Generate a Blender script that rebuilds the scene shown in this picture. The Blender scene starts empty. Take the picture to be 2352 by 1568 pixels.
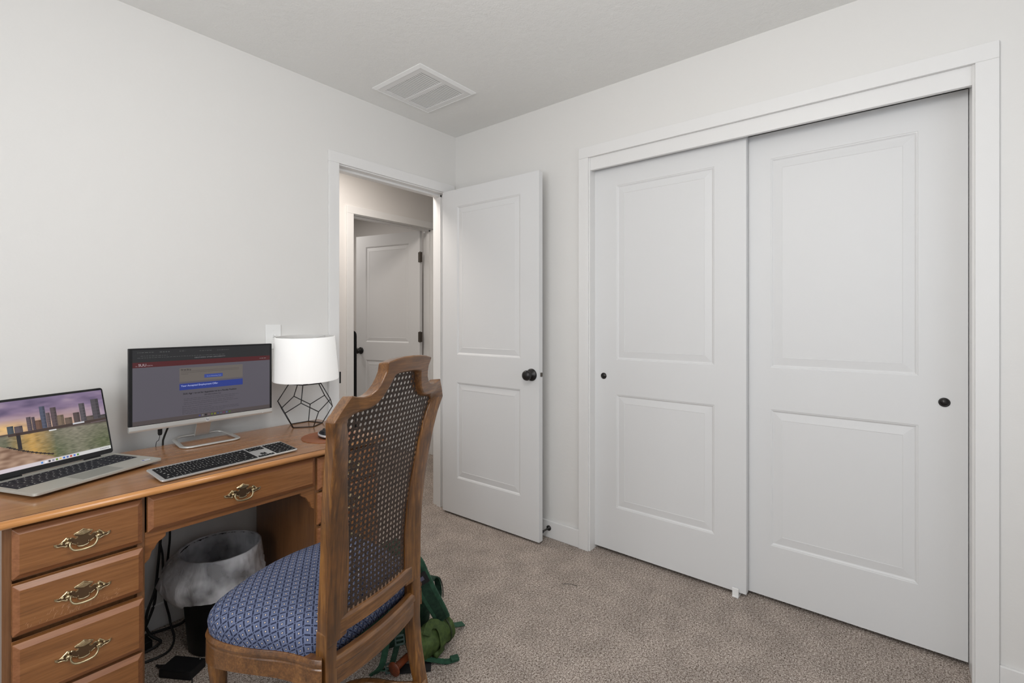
import bpy, math, random
from mathutils import Vector, Matrix, noise

# ---------------------------------------------------------------- camera, light, exposure
SC = bpy.context.scene
COL = SC.collection
CAM = (-2.2386, -2.3097, 1.2294)
YAW = 39.185
cam_d = bpy.data.cameras.new('camera')
cam = bpy.data.objects.new('camera', cam_d)
COL.objects.link(cam)
cam.location = CAM
cam.rotation_euler = (math.radians(90), 0, math.radians(YAW - 90))
cam_d.sensor_width = 36
cam_d.lens = 36 * 1101.33 / 2352
cam_d.shift_y = -(784 - 733.58) / 2352
cam_d.clip_start = 0.02
SC.camera = cam
SC.view_settings.view_transform = 'Standard'
SC.view_settings.look = 'None'
SC.view_settings.gamma = 1.0
SC.view_settings.exposure = 0.0
SC.view_settings.use_curve_mapping = False
W = bpy.data.worlds.new('sky')
SC.world = W
W.use_nodes = True
W.node_tree.nodes['Background'].inputs[0].default_value = (0.75, 0.85, 1.0, 1)
W.node_tree.nodes['Background'].inputs[1].default_value = 1.0


def area(name, loc, target, sx, sy, power, col, spread=180):
    l = bpy.data.lights.new(name, 'AREA')
    l.shape = 'RECTANGLE'
    l.size, l.size_y = sx, sy
    l.energy = power
    l.color = col
    l.spread = math.radians(spread)
    o = bpy.data.objects.new(name, l)
    COL.objects.link(o)
    o.location = loc
    o.rotation_euler = (Vector(target) - Vector(loc)).to_track_quat('-Z', 'Y').to_euler()
    return o


# lights added at assumed windows and overhead, then the hall and the room beyond it
area('window_daylight', (-1.55, -3.38, 1.50), (-1.55, 0, 2.6), 1.7, 1.2, 5, (0.97, 0.985, 1.0))  # unseen area light added for daylight; the window is assumed
area('window_daylight', (-3.38, -1.75, 1.50), (0, -1.75, 1.2), 1.3, 1.2, 24, (0.97, 0.985, 1.0))  # second added area light, brightens the closet side
def bulb(name, loc, r, power, col):
    l = bpy.data.lights.new(name, 'POINT')
    l.shadow_soft_size = r
    l.energy = power
    l.color = col
    o = bpy.data.objects.new(name, l)
    COL.objects.link(o)
    o.location = loc
    return o


bulb('ceiling_lamp_light', (-1.80, -1.90, 2.10), 0.17, 24, (1.0, 0.965, 0.925))  # no fixture: unseen point light added to emulate light bounced overhead
area('hall_lamp_light', (-0.5, 0.45, 2.40), (-0.5, 0.45, 0), 0.3, 0.3, 11.5, (1.0, 0.92, 0.85))
area('far_room_light', (-0.1, 2.2, 2.40), (-0.1, 2.2, 0), 0.5, 0.5, 11, (1.0, 0.94, 0.89))


# ---------------------------------------------------------------- materials
def mat(name, col=(0.8, 0.8, 0.8), rough=0.5, metal=0.0, spec=0.5, coat=0.0, coat_rough=0.1, build=None):
    m = bpy.data.materials.new(name)
    m.use_nodes = True
    nt = m.node_tree
    b = nt.nodes['Principled BSDF']
    b.inputs['Base Color'].default_value = (*col, 1)
    b.inputs['Roughness'].default_value = rough
    b.inputs['Metallic'].default_value = metal
    b.inputs['Specular IOR Level'].default_value = spec
    b.inputs['Coat Weight'].default_value = coat
    b.inputs['Coat Roughness'].default_value = coat_rough
    if build:
        build(nt, b)
    return m


def srgb(r, g, b):
    return tuple(((c / 255) / 12.92 if c / 255 <= 0.04045 else ((c / 255 + 0.055) / 1.055) ** 2.4) for c in (r, g, b))


def coords(nt, scale=(1, 1, 1), kind='Object', rot=(0, 0, 0)):
    tc = nt.nodes.new('ShaderNodeTexCoord')
    mp = nt.nodes.new('ShaderNodeMapping')
    mp.inputs['Scale'].default_value = scale
    mp.inputs['Rotation'].default_value = rot
    nt.links.new(tc.outputs[kind], mp.inputs['Vector'])
    return mp.outputs['Vector']


def noise_tex(nt, vec, scale, detail=4, rough=0.55, dist=0.0):
    n = nt.nodes.new('ShaderNodeTexNoise')
    n.inputs['Scale'].default_value = scale
    n.inputs['Detail'].default_value = detail
    n.inputs['Roughness'].default_value = rough
    n.inputs['Distortion'].default_value = dist
    nt.links.new(vec, n.inputs['Vector'])
    return n.outputs['Fac']


def ramp(nt, fac, stops):
    r = nt.nodes.new('ShaderNodeValToRGB')
    e = r.color_ramp.elements
    while len(e) < len(stops):
        e.new(0.5)
    for i, (p, c) in enumerate(stops):
        e[i].position = p
        e[i].color = (*c, 1)
    nt.links.new(fac, r.inputs['Fac'])
    return r.outputs['Color']


def bump(nt, b, h, strength=0.2, dist=0.002):
    n = nt.nodes.new('ShaderNodeBump')
    n.inputs['Strength'].default_value = strength
    n.inputs['Distance'].default_value = dist
    nt.links.new(h, n.inputs['Height'])
    nt.links.new(n.outputs['Normal'], b.inputs['Normal'])


def mth(nt, op, a, b=None, c=None):
    n = nt.nodes.new('ShaderNodeMath')
    n.operation = op
    for i, v in enumerate((a, b, c)):
        if v is None:
            continue
        if isinstance(v, (int, float)):
            n.inputs[i].default_value = v
        else:
            nt.links.new(v, n.inputs[i])
    return n.outputs[0]


def mix(nt, fac, a, b, kind='MIX'):
    n = nt.nodes.new('ShaderNodeMix')
    n.data_type = 'RGBA'
    n.blend_type = kind
    for key, v in (('Factor', fac), ('A', a), ('B', b)):
        s = [i for i in n.inputs if i.name == key and i.type == ('VALUE' if key == 'Factor' else 'RGBA')][0]
        if isinstance(v, (int, float)):
            s.default_value = v
        elif isinstance(v, tuple):
            s.default_value = (*v, 1)
        else:
            nt.links.new(v, s)
    return [o for o in n.outputs if o.type == 'RGBA'][0]


def plaster(sc1, s1):
    def f(nt, b):
        v = coords(nt)
        n1 = noise_tex(nt, v, sc1, 3, 0.5)
        n2 = noise_tex(nt, v, sc1 * 4, 2, 0.5)
        bump(nt, b, mth(nt, 'ADD', n1, mth(nt, 'MULTIPLY', n2, 0.35)), s1, 0.004)
    return f


M = {}
M['wall'] = mat('wall_paint', (0.745, 0.735, 0.715), 0.55, build=plaster(22, 0.13))
M['ceiling'] = mat('ceiling_paint', (0.84, 0.84, 0.82), 0.7, build=plaster(34, 0.5))
M['hallwall'] = mat('hall_wall_paint', (0.74, 0.72, 0.70), 0.55, build=plaster(22, 0.13))
M['trim'] = mat('trim_paint', (0.78, 0.775, 0.765), 0.32, build=plaster(8, 0.02))
M['door'] = mat('door_paint', (0.72, 0.722, 0.722), 0.5, build=plaster(30, 0.02))
M['plastic_w'] = mat('white_plastic', (0.85, 0.85, 0.84), 0.35)
M['vent'] = mat('vent_enamel', (0.80, 0.80, 0.79), 0.4)
M['dark'] = mat('dark_void', (0.02, 0.02, 0.02), 0.9)
M['bronze'] = mat('dark_bronze', (0.035, 0.033, 0.032), 0.32, 0.6)
M['hinge'] = mat('aged_hinge_metal', (0.12, 0.105, 0.09), 0.4, 0.8)
M['black'] = mat('black_plastic', (0.010, 0.010, 0.011), 0.5, spec=0.25)
M['rubber'] = mat('black_rubber', (0.010, 0.010, 0.010), 0.6)
M['silver'] = mat('silver_aluminium', (0.64, 0.64, 0.62), 0.32, 0.6)
M['lapsilver'] = mat('champagne_aluminium', (0.53, 0.525, 0.48), 0.42, 0.45)
M['pad'] = mat('trackpad', (0.33, 0.33, 0.305), 0.35, 0.3)
M['bezel'] = mat('bezel_black', (0.014, 0.014, 0.015), 0.35, spec=0.3)
M['key'] = mat('key_black', (0.006, 0.006, 0.007), 0.55, spec=0.2)
M['lapkey'] = mat('key_graphite', (0.022, 0.023, 0.030), 0.6, spec=0.25)
M['legend'] = mat('key_legend', (0.75, 0.75, 0.72), 0.5)
M['wire'] = mat('black_wire', (0.018, 0.018, 0.02), 0.45, 0.3)


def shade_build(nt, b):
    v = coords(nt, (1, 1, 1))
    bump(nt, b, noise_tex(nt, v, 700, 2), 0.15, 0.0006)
    # glow added to the shade so it reads white; its bulb emits none
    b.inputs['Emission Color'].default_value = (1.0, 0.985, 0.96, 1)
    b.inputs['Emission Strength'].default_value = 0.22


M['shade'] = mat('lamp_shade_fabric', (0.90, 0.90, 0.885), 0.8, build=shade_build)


def carpet_build(nt, b):
    v = coords(nt, (1, 1, 1))
    n1 = noise_tex(nt, v, 235, 3, 0.75)
    n2 = noise_tex(nt, v, 120, 2, 0.6)
    n3 = noise_tex(nt, v, 8, 3, 0.55)
    f = mth(nt, 'ADD', mth(nt, 'MULTIPLY', n1, 0.72), mth(nt, 'MULTIPLY', n2, 0.28))
    c = ramp(nt, f, [(0.375, srgb(78, 65, 57)), (0.455, srgb(156, 141, 130)), (0.53, srgb(206, 192, 181)), (0.63, srgb(254, 248, 240))])
    c2 = mix(nt, 1.0, c, ramp(nt, n3, [(0.35, (0.80, 0.80, 0.80)), (0.65, (1.0, 1.0, 1.0))]), 'MULTIPLY')
    nt.links.new(c2, b.inputs['Base Color'])
    bump(nt, b, f, 0.9, 0.010)


M['carpet'] = mat('speckled_carpet', rough=1.0, spec=0.05, build=carpet_build)


def wood(lo, mid, hi, axis='x', grain=1.0, rough=0.3, coat=0.35, distress=0.0, fine=1.0):
    def f(nt, b):
        s = {'x': (1.3, 22, 22), 'y': (22, 1.3, 22), 'z': (15, 15, 1.1)}[axis]
        v = coords(nt, s)
        n1 = noise_tex(nt, v, 1.6 * grain, 5, 0.6, 0.6)
        v2 = coords(nt, tuple(k * 4 for k in s))
        n2 = noise_tex(nt, v2, 2.2 * fine, 3, 0.6)
        f1 = mth(nt, 'ADD', mth(nt, 'MULTIPLY', n1, 0.5), mth(nt, 'MULTIPLY', n2, 0.5))
        c = ramp(nt, f1, [(0.30, lo), (0.5, mid), (0.72, hi)])
        if distress:
            v3 = coords(nt, (1, 1, 1))
            big = noise_tex(nt, v3, 9, 4, 0.6)
            c = mix(nt, mth(nt, 'MULTIPLY', ramp(nt, big, [(0.42, (0, 0, 0)), (0.66, (1, 1, 1))]), 0.55 * distress), c,
                    tuple(k * 0.35 for k in lo))
            vo = nt.nodes.new('ShaderNodeTexVoronoi')
            vo.inputs['Scale'].default_value = 75
            nt.links.new(v3, vo.inputs['Vector'])
            spots = ramp(nt, vo.outputs['Distance'], [(0.07, (1, 1, 1)), (0.12, (0, 0, 0))])
            gate = ramp(nt, noise_tex(nt, v3, 28, 2), [(0.5, (0, 0, 0)), (0.58, (1, 1, 1))])
            c = mix(nt, mth(nt, 'MULTIPLY', mth(nt, 'MULTIPLY', spots, gate), 0.8), c, (0.02, 0.008, 0.004))
        nt.links.new(c, b.inputs['Base Color'])
        bump(nt, b, f1, 0.06, 0.001)
    return mat('wood', rough=rough, coat=coat, coat_rough=0.16, build=f)


DL, DM, DH = srgb(108, 68, 36), srgb(138, 90, 50), srgb(156, 106, 64)
M['desk_x'] = wood(DL, DM, DH, 'x')
M['desk_z'] = wood(srgb(94, 62, 37), srgb(118, 79, 48), srgb(138, 98, 64), 'z')
M['desk_top'] = wood(srgb(142, 96, 58), srgb(160, 112, 72), srgb(174, 126, 84), 'x', rough=0.26, coat=0.5, grain=0.8)
M['desk_edge'] = wood(srgb(164, 106, 54), srgb(190, 130, 72), srgb(206, 148, 90), 'x', rough=0.3, coat=0.4)
M['desk_bev'] = wood(srgb(116, 72, 42), srgb(142, 92, 58), srgb(160, 108, 72), 'x', rough=0.42, coat=0.12)
M['seam'] = mat('dark_seam', srgb(52, 34, 30), 0.5)
M['chair_z'] = wood(srgb(52, 30, 11), srgb(108, 68, 29), srgb(168, 117, 56), 'z', rough=0.28, coat=0.65, distress=0.75)
M['chair_x'] = wood(srgb(64, 39, 20), srgb(110, 72, 38), srgb(150, 105, 58), 'x', rough=0.28, coat=0.65, distress=0.6)
M['redwood'] = wood(srgb(84, 36, 18), srgb(124, 60, 32), srgb(150, 80, 46), 'x', rough=0.4, coat=0.3)


def brass_build(nt, b):
    n = noise_tex(nt, coords(nt), 160, 3)
    nt.links.new(ramp(nt, n, [(0.30, (0.42, 0.33, 0.19)), (0.70, (0.62, 0.53, 0.34))]), b.inputs['Base Color'])


M['brass_dark'] = mat('dark_brass', (0.15, 0.095, 0.055), 0.38, 0.85)  # shading of the pull's plate put into a darker brass
M['brass'] = mat('aged_brass', rough=0.28, metal=0.95, build=brass_build)


def cane_build(nt, b):
    v = coords(nt, (1, 1, 1), rot=(0, math.radians(35), 0))
    n = noise_tex(nt, v, 330, 3, 0.75)
    nt.links.new(ramp(nt, n, [(0.38, srgb(16, 10, 8)), (0.54, srgb(54, 39, 31)), (0.70, srgb(112, 94, 80))]), b.inputs['Base Color'])
    bump(nt, b, n, 0.5, 0.001)


M['cane'] = mat('dark_woven_cane', rough=0.5, build=cane_build)


def fabric_build(nt, b):
    tc = nt.nodes.new('ShaderNodeTexCoord')
    sp = nt.nodes.new('ShaderNodeSeparateXYZ')
    nt.links.new(tc.outputs['UV'], sp.inputs[0])
    P = 0.0211
    r, f = sp.outputs[0], sp.outputs[1]
    p = mth(nt, 'DIVIDE', mth(nt, 'SUBTRACT', r, f), 1.41421 * P)
    q = mth(nt, 'DIVIDE', mth(nt, 'ADD', r, f), 1.41421 * P)

    def fr(x):  # distance from the cell centre, -0.5 .. 0.5
        return mth(nt, 'SUBTRACT', mth(nt, 'FRACT', x), 0.5)
    pf, qf = fr(p), fr(q)
    pa, qa = mth(nt, 'ABSOLUTE', pf), mth(nt, 'ABSOLUTE', qf)
    lt = lambda a, t: mth(nt, 'LESS_THAN', a, t)
    gt = lambda a, t: mth(nt, 'GREATER_THAN', a, t)
    dash_q = mth(nt, 'MULTIPLY', gt(pa, 0.395), lt(qa, 0.34))
    dash_p = mth(nt, 'MULTIPLY', gt(qa, 0.41), lt(pa, 0.33))
    corner = mth(nt, 'MULTIPLY', gt(pa, 0.42), gt(qa, 0.42))
    mx = mth(nt, 'MAXIMUM', pa, qa)
    small = mth(nt, 'MULTIPLY', lt(mx, 0.145), gt(mth(nt, 'MINIMUM', pa, qa), 0.045))
    dark = mth(nt, 'MAXIMUM', mth(nt, 'MAXIMUM', dash_q, dash_p), mth(nt, 'MAXIMUM', corner, small))
    dot = lt(mx, 0.064)
    # woven hatching breaks the dark lines up
    h = mth(nt, 'SINE', mth(nt, 'MULTIPLY', mth(nt, 'ADD', p, mth(nt, 'MULTIPLY', q, 1.0)), 2 * math.pi * 6.0))
    dark = mth(nt, 'MULTIPLY', dark, mth(nt, 'MULTIPLY_ADD', h, 0.12, 0.88))
    wear = noise_tex(nt, tc.outputs['Object'], 16, 3)
    blue = ramp(nt, wear, [(0.3, srgb(88, 97, 124)), (0.7, srgb(106, 114, 140))])
    weave = noise_tex(nt, tc.outputs['Object'], 1100, 1)
    blue = mix(nt, 0.35, blue, ramp(nt, weave, [(0.3, srgb(68, 78, 110)), (0.7, srgb(120, 130, 158))]))
    c = mix(nt, dark, blue, srgb(20, 23, 46))
    c = mix(nt, dot, c, srgb(228, 204, 168))
    nt.links.new(c, b.inputs['Base Color'])
    bump(nt, b, weave, 0.25, 0.0008)


M['fabric'] = mat('blue_diamond_fabric', rough=0.85, spec=0.2, build=fabric_build)
M['fabric_dark'] = mat('navy_fabric', srgb(34, 38, 66), 0.9)


def cloth(c1, c2, s=60):
    def f(nt, b):
        v = coords(nt)
        nt.links.new(ramp(nt, noise_tex(nt, v, s, 4), [(0.3, c1), (0.7, c2)]), b.inputs['Base Color'])
        bump(nt, b, noise_tex(nt, v, 900, 2), 0.3, 0.001)
    return f


M['pack'] = mat('green_nylon', rough=0.75, spec=0.25, build=cloth(srgb(20, 42, 33), srgb(38, 66, 51)))
M['pack_strap'] = mat('green_strap', rough=0.7, spec=0.3, build=cloth(srgb(30, 62, 47), srgb(48, 86, 66)))
M['olive'] = mat('olive_nylon', rough=0.65, spec=0.3, build=cloth(srgb(46, 62, 28), srgb(72, 90, 44)))
M['webbing'] = mat('black_webbing', srgb(20, 19, 21), 0.8)
M['leather'] = mat('tan_leather', rough=0.5, build=cloth(srgb(128, 72, 40), srgb(150, 90, 54), 40))


def film_build(nt, b):
    n = noise_tex(nt, coords(nt, (1, 1, 0.35)), 26, 3, 0.5, 0.6)
    bump(nt, b, n, 0.7, 0.012)
    patch = noise_tex(nt, coords(nt), 9, 3, 0.5)
    nt.links.new(ramp(nt, patch, [(0.40, (0.26, 0.26, 0.26)), (0.60, (0.60, 0.60, 0.60))]), b.inputs['Alpha'])
    b.inputs['Subsurface Weight'].default_value = 0.0


M['film'] = mat('thin_white_film', (0.88, 0.89, 0.94), 0.35, build=film_build)


def attr_build(em, tint=0.02):
    def f(nt, b):
        a = nt.nodes.new('ShaderNodeVertexColor')
        a.layer_name = 'Col'
        nt.links.new(a.outputs['Color'], b.inputs['Emission Color'])
        b.inputs['Emission Strength'].default_value = em
        b.inputs['Base Color'].default_value = (tint, tint, tint, 1)
    return f


M['screen'] = mat('lit_screen', rough=0.3, spec=0.25, build=attr_build(0.95, 0.008))
M['screen_dim'] = mat('dim_screen', rough=0.4, spec=0.25, build=attr_build(0.80, 0.008))


# ---------------------------------------------------------------- mesh helpers
class MB:
    def __init__(s):
        s.v, s.f, s.m, s.c, s.smooth = [], [], [], [], []
        s.mi = 0
        s.sm = False
        s.col = None
        s.T = None

    def add(s, vs, fs):
        o = len(s.v)
        for p in vs:
            p = Vector(p)
            s.v.append(tuple(s.T @ p) if s.T else tuple(p))
            s.c.append(s.col)
        for f in fs:
            s.f.append([i + o for i in f])
            s.m.append(s.mi)
            s.smooth.append(s.sm)

    def box(s, a, b):
        x0, y0, z0 = (min(a[i], b[i]) for i in range(3))
        x1, y1, z1 = (max(a[i], b[i]) for i in range(3))
        s.add([(x0, y0, z0), (x1, y0, z0), (x1, y1, z0), (x0, y1, z0), (x0, y0, z1), (x1, y0, z1), (x1, y1, z1), (x0, y1, z1)],
              [(0, 3, 2, 1), (4, 5, 6, 7), (0, 1, 5, 4), (1, 2, 6, 5), (2, 3, 7, 6), (3, 0, 4, 7)])

    def prism(s, pts, h0, h1, axis='z'):
        n = len(pts)

        def P(a, b, h):
            return {'z': (a, b, h), 'y': (a, h, b), 'x': (h, a, b)}[axis]
        vs = [P(a, b, h0) for a, b in pts] + [P(a, b, h1) for a, b in pts]
        s.add(vs, [list(range(n))[::-1], list(range(n, 2 * n))] + [(i, (i + 1) % n, n + (i + 1) % n, n + i) for i in range(n)])

    def lathe(s, prof, n=32, cx=0, cy=0, axis='z'):
        vs, fs = [], []
        for r, h in prof:
            for i in range(n):
                a = 2 * math.pi * i / n
                c, d = r * math.cos(a), r * math.sin(a)
                vs.append({'z': (cx + c, cy + d, h), 'x': (h, cx + c, cy + d), 'y': (cx + c, h, cy + d)}[axis])
        for k in range(len(prof) - 1):
            for i in range(n):
                j = (i + 1) % n
                fs.append((k * n + i, k * n + j, (k + 1) * n + j, (k + 1) * n + i))
        fs.append(list(range(n))[::-1])
        fs.append([(len(prof) - 1) * n + i for i in range(n)])
        s.add(vs, fs)

    def tube(s, pts, r, n=8, closed=False, flat=1.0, up=(0, 0, 1)):
        pts = [Vector(p) for p in pts]
        N = len(pts)
        vs, fs = [], []
        rr = r if isinstance(r, (list, tuple)) else [r] * N
        prev = None
        for k, p in enumerate(pts):
            if closed:
                t = pts[(k + 1) % N] - pts[k - 1]
            else:
                t = pts[min(k + 1, N - 1)] - pts[max(k - 1, 0)]
            t.normalize()
            u = Vector(up)
            if abs(t.dot(u)) > 0.97:
                u = prev if prev is not None else Vector((1, 0, 0))
            a = t.cross(u).normalized()
            b = a.cross(t).normalized()
            prev = b
            for i in range(n):
                an = 2 * math.pi * i / n
                vs.append(p + a * math.cos(an) * rr[k] + b * math.sin(an) * rr[k] * flat)
        for k in range(N if closed else N - 1):
            k2 = (k + 1) % N
            for i in range(n):
                j = (i + 1) % n
                fs.append((k * n + i, k * n + j, k2 * n + j, k2 * n + i))
        if not closed:
            fs.append(list(range(n))[::-1])
            fs.append([(N - 1) * n + i for i in range(n)])
        s.add(vs, fs)

    def ribbon(s, pts, width, thick, side):
        """a flat band along pts; side = direction(s) of its width"""
        vs, fs = [], []
        N = len(pts)
        for k, p in enumerate(pts):
            p = Vector(p)
            t = (Vector(pts[min(k + 1, N - 1)]) - Vector(pts[max(k - 1, 0)])).normalized()
            sd = Vector(side[k] if isinstance(side, list) else side)
            sd = (sd - t * sd.dot(t)).normalized()
            nn = t.cross(sd).normalized()
            w = (width[k] if isinstance(width, list) else width) / 2
            for a, b in ((-1, -1), (1, -1), (1, 1), (-1, 1)):
                vs.append(p + sd * w * a + nn * thick / 2 * b)
        for k in range(N - 1):
            for i in range(4):
                j = (i + 1) % 4
                fs.append((k * 4 + i, k * 4 + j, k * 4 + 4 + j, k * 4 + 4 + i))
        fs += [(3, 2, 1, 0), tuple((N - 1) * 4 + i for i in range(4))]
        s.add(vs, fs)

    def rings(s, rings, cap0=True, cap1=True):
        n = len(rings[0])
        vs = [p for r in rings for p in r]
        fs = []
        for k in range(len(rings) - 1):
            for i in range(n):
                j = (i + 1) % n
                fs.append((k * n + i, k * n + j, (k + 1) * n + j, (k + 1) * n + i))
        if cap0:
            fs.append(list(range(n))[::-1])
        if cap1:
            fs.append([(len(rings) - 1) * n + i for i in range(n)])
        s.add(vs, fs)

    def build(s, name, mats, parent=None, bevel=0.0, seg=2, sub=0, auto=None, fix=True):
        me = bpy.data.meshes.new(name)
        me.from_pydata([tuple(p) for p in s.v], [], s.f)
        for m in (mats if isinstance(mats, (list, tuple)) else [mats]):
            me.materials.append(m)
        for p, mi, sm in zip(me.polygons, s.m, s.smooth):
            p.material_index = mi
            p.use_smooth = sm
        if any(c is not None for c in s.c):
            at = me.color_attributes.new('Col', 'FLOAT_COLOR', 'POINT')
            for i, c in enumerate(s.c):
                at.data[i].color = (*(c or (0, 0, 0)), 1)
        me.update()
        if fix:
            import bmesh
            bm = bmesh.new()
            bm.from_mesh(me)
            bmesh.ops.recalc_face_normals(bm, faces=bm.faces)
            bm.to_mesh(me)
            bm.free()
        o = bpy.data.objects.new(name, me)
        COL.objects.link(o)
        if parent:
            o.parent = parent
        if bevel:
            md = o.modifiers.new('bevel', 'BEVEL')
            md.width = bevel
            md.segments = seg
            md.limit_method = 'ANGLE'
            md.angle_limit = math.radians(35)
            md.harden_normals = False
        if sub:
            md = o.modifiers.new('sub', 'SUBSURF')
            md.levels = md.render_levels = sub
        return o


def thing(name, label, cat, loc=(0, 0, 0), rz=0.0, group=None):
    o = bpy.data.objects.new(name, None)
    o.empty_display_size = 0.1
    COL.objects.link(o)
    o.location = loc
    o.rotation_euler = (0, 0, rz)
    return tag(o, label, cat, group)


def tag(o, label, cat, group=None):
    o['label'] = label
    o['category'] = cat
    if group:
        o['group'] = group
    return o


def struct(o, label=None):
    o['kind'] = 'structure'
    if label:
        o['label'] = label
    return o


def sempty(name, loc=(0, 0, 0), rz=0.0, label=None):
    o = bpy.data.objects.new(name, None)
    COL.objects.link(o)
    o.location = loc
    o.rotation_euler = (0, 0, rz)
    return struct(o, label)


def boxes(*bs):
    b = MB()
    for a, c in bs:
        b.box(a, c)
    return b


def text_geo(body, size, bold=0.0):
    cu = bpy.data.curves.new('t', 'FONT')
    cu.body = body
    cu.size = size
    cu.offset = bold
    cu.align_x = 'LEFT'
    o = bpy.data.objects.new('t', cu)
    me = bpy.data.meshes.new_from_object(o)
    vs = [tuple(v.co) for v in me.vertices]
    fs = [tuple(p.vertices) for p in me.polygons]
    bpy.data.objects.remove(o)
    bpy.data.meshes.remove(me)
    return vs, fs


def smoothpath(pts, n=6):
    P = [Vector(p) for p in pts]
    out = []
    for i in range(len(P) - 1):
        p0, p1, p2, p3 = P[max(i - 1, 0)], P[i], P[i + 1], P[min(i + 2, len(P) - 1)]
        for k in range(n):
            t = k / n
            out.append(0.5 * ((2 * p1) + (p2 - p0) * t + (2 * p0 - 5 * p1 + 4 * p2 - p3) * t * t + (3 * p1 - p0 - 3 * p2 + p3) * t ** 3))
    out.append(P[-1])
    return out


# ---------------------------------------------------------------- room shell
H = 2.44
RX, RY = -3.45, -3.45          # far corners of the room behind the camera
DX0, DX1, DZ = -0.859, -0.082, 2.0505   # doorway in the desk wall
CY0, CY1, CZ = -2.497, -1.016, 2.088    # closet opening in the right wall
WT = 0.115

struct(boxes(((RX - .1, RY - .1, -0.1), (0.85, 0.0, 0)), ((-1.6, 0.0, -0.1), (3.2, 4.0, 0))).build('floor', M['carpet']),
       'speckled brown and grey carpet')
struct(boxes(((RX - .1, RY - .1, H), (0.85, 0.0, H + 0.1)), ((-1.6, 0.0, H), (3.2, 4.0, H + 0.1))).build('ceiling', M['ceiling']))
# desk wall with the doorway
struct(boxes(((RX, 0, 0), (DX0, WT, H)), ((DX0, 0, DZ), (DX1, WT, H)), ((DX1, 0, 0), (0.0, WT, H)), ((0, 0, 0), (3.2, WT, H))).build('wall_left', M['wall']))
# closet wall
struct(boxes(((0, CY1, 0), (0.115, 0, H)), ((0, CY0, CZ), (0.115, CY1, H)), ((0, RY, 0), (0.115, CY0, H))).build('wall_right', M['wall']))
struct(boxes(((0.75, RY, 0), (0.85, 0, H)), ((0.115, CY0 - 0.1, 0), (0.75, CY0 - 0.04, H)), ((0.115, CY1 + 0.04, 0), (0.75, CY1 + 0.1, H))).build('wall_closet', M['wall']))
# walls behind the camera with openings for two assumed windows
struct(boxes(((RX, RY - .1, 0), (-2.45, RY, H)), ((-0.65, RY - .1, 0), (0.115, RY, H)), ((-2.45, RY - .1, 0), (-0.65, RY, 0.78)),
             ((-2.45, RY - .1, 2.12), (-0.65, RY, H))).build('wall_back', M['wall']))
struct(boxes(((RX - .1, RY - .1, 0), (RX, -2.45, H)), ((RX - .1, -1.05, 0), (RX, WT, H)), ((RX - .1, -2.45, 0), (RX, -1.05, 0.78)),
             ((RX - .1, -2.45, 2.12), (RX, -1.05, H))).build('wall_side', M['wall']))


def window(n, axis, a0, a1, z0, z1, at):
    b = MB()
    t = 0.05
    def bx(u0, u1, w0, w1, d0, d1):
        if axis == 'x':
            b.box((u0, d0, w0), (u1, d1, w1))
        else:
            b.box((d0, u0, w0), (d1, u1, w1))
    d0, d1 = at - 0.08, at - 0.03
    bx(a0, a0 + t, z0, z1, d0, d1); bx(a1 - t, a1, z0, z1, d0, d1)
    bx(a0, a1, z0, z0 + t, d0, d1); bx(a0, a1, z1 - t, z1, d0, d1)
    bx((a0 + a1) / 2 - .02, (a0 + a1) / 2 + .02, z0, z1, d0, d1)
    struct(b.build('window_%d' % n, M['plastic_w']))


window(1, 'x', -2.45, -0.65, 0.78, 2.12, RY)
window(2, 'y', -2.45, -1.05, 0.78, 2.12, RX)
# hall and far room
HY = 1.010                      # hall side face of the opposite wall
FX0, FX1 = -0.129, 0.690
struct(boxes(((-1.6, HY, 0), (FX0, HY + WT, H)), ((FX0, HY, DZ), (FX1, HY + WT, H)), ((FX1, HY, 0), (3.2, HY + WT, H))).build('wall_hall', M['hallwall']))
struct(boxes(((-1.7, WT, 0), (-1.6, 4.0, H)), ((3.1, WT, 0), (3.2, 4.0, H)), ((-1.6, 3.4, 0), (3.1, 3.5, H)),
             ((0.95, HY + WT, 0), (1.05, 3.4, H))).build('wall_far', M['hallwall']))


def casing(name, axis, a0, a1, z, face, sgn, w=0.058, t=0.016):
    """flat three-piece door casing; face = wall plane, sgn = direction into the room"""
    b = MB()
    prof = []
    def bx(u0, u1, z0, z1):
        if axis == 'x':
            b.box((u0, face, z0), (u1, face + sgn * t, z1))
        else:
            b.box((face, u0, z0), (face + sgn * t, u1, z1))
    bx(a0 - w, a0, 0, z); bx(a1, a1 + w, 0, z); bx(a0 - w, a1 + w, z, z + w)
    return struct(b.build(name, M['trim'], bevel=0.002))


casing('trim_1', 'x', DX0, DX1, DZ, 0, -1)
casing('trim_2', 'y', CY0, CY1, CZ, 0, -1)
casing('trim_3', 'x', FX0, FX1, DZ, HY, -1)
casing('trim_4', 'x', DX0, DX1, DZ, WT, 1)


def jamb(name, a0, a1, z, y0, y1, stop=None, t=0.018):
    b = MB()
    b.box((a0, y0, 0), (a0 + t - .012, y1, z)); b.box((a1 - t + .012, y0, 0), (a1, y1, z)); b.box((a0, y0, z - .006), (a1, y1, z))
    if stop:
        s0, s1 = stop
        b.box((a0, s0, 0), (a0 + .018, s1, z)); b.box((a1 - .018, s0, 0), (a1, s1, z)); b.box((a0, s0, z - .018), (a1, s1, z))
    return struct(b.build(name, M['trim']))


jamb('trim_5', DX0, DX1, DZ, -0.004, WT + 0.004, (0.04, 0.075))
jamb('trim_6', FX0, FX1, DZ, HY - 0.004, HY + WT + 0.004, (HY + 0.03, HY + 0.072))
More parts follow.
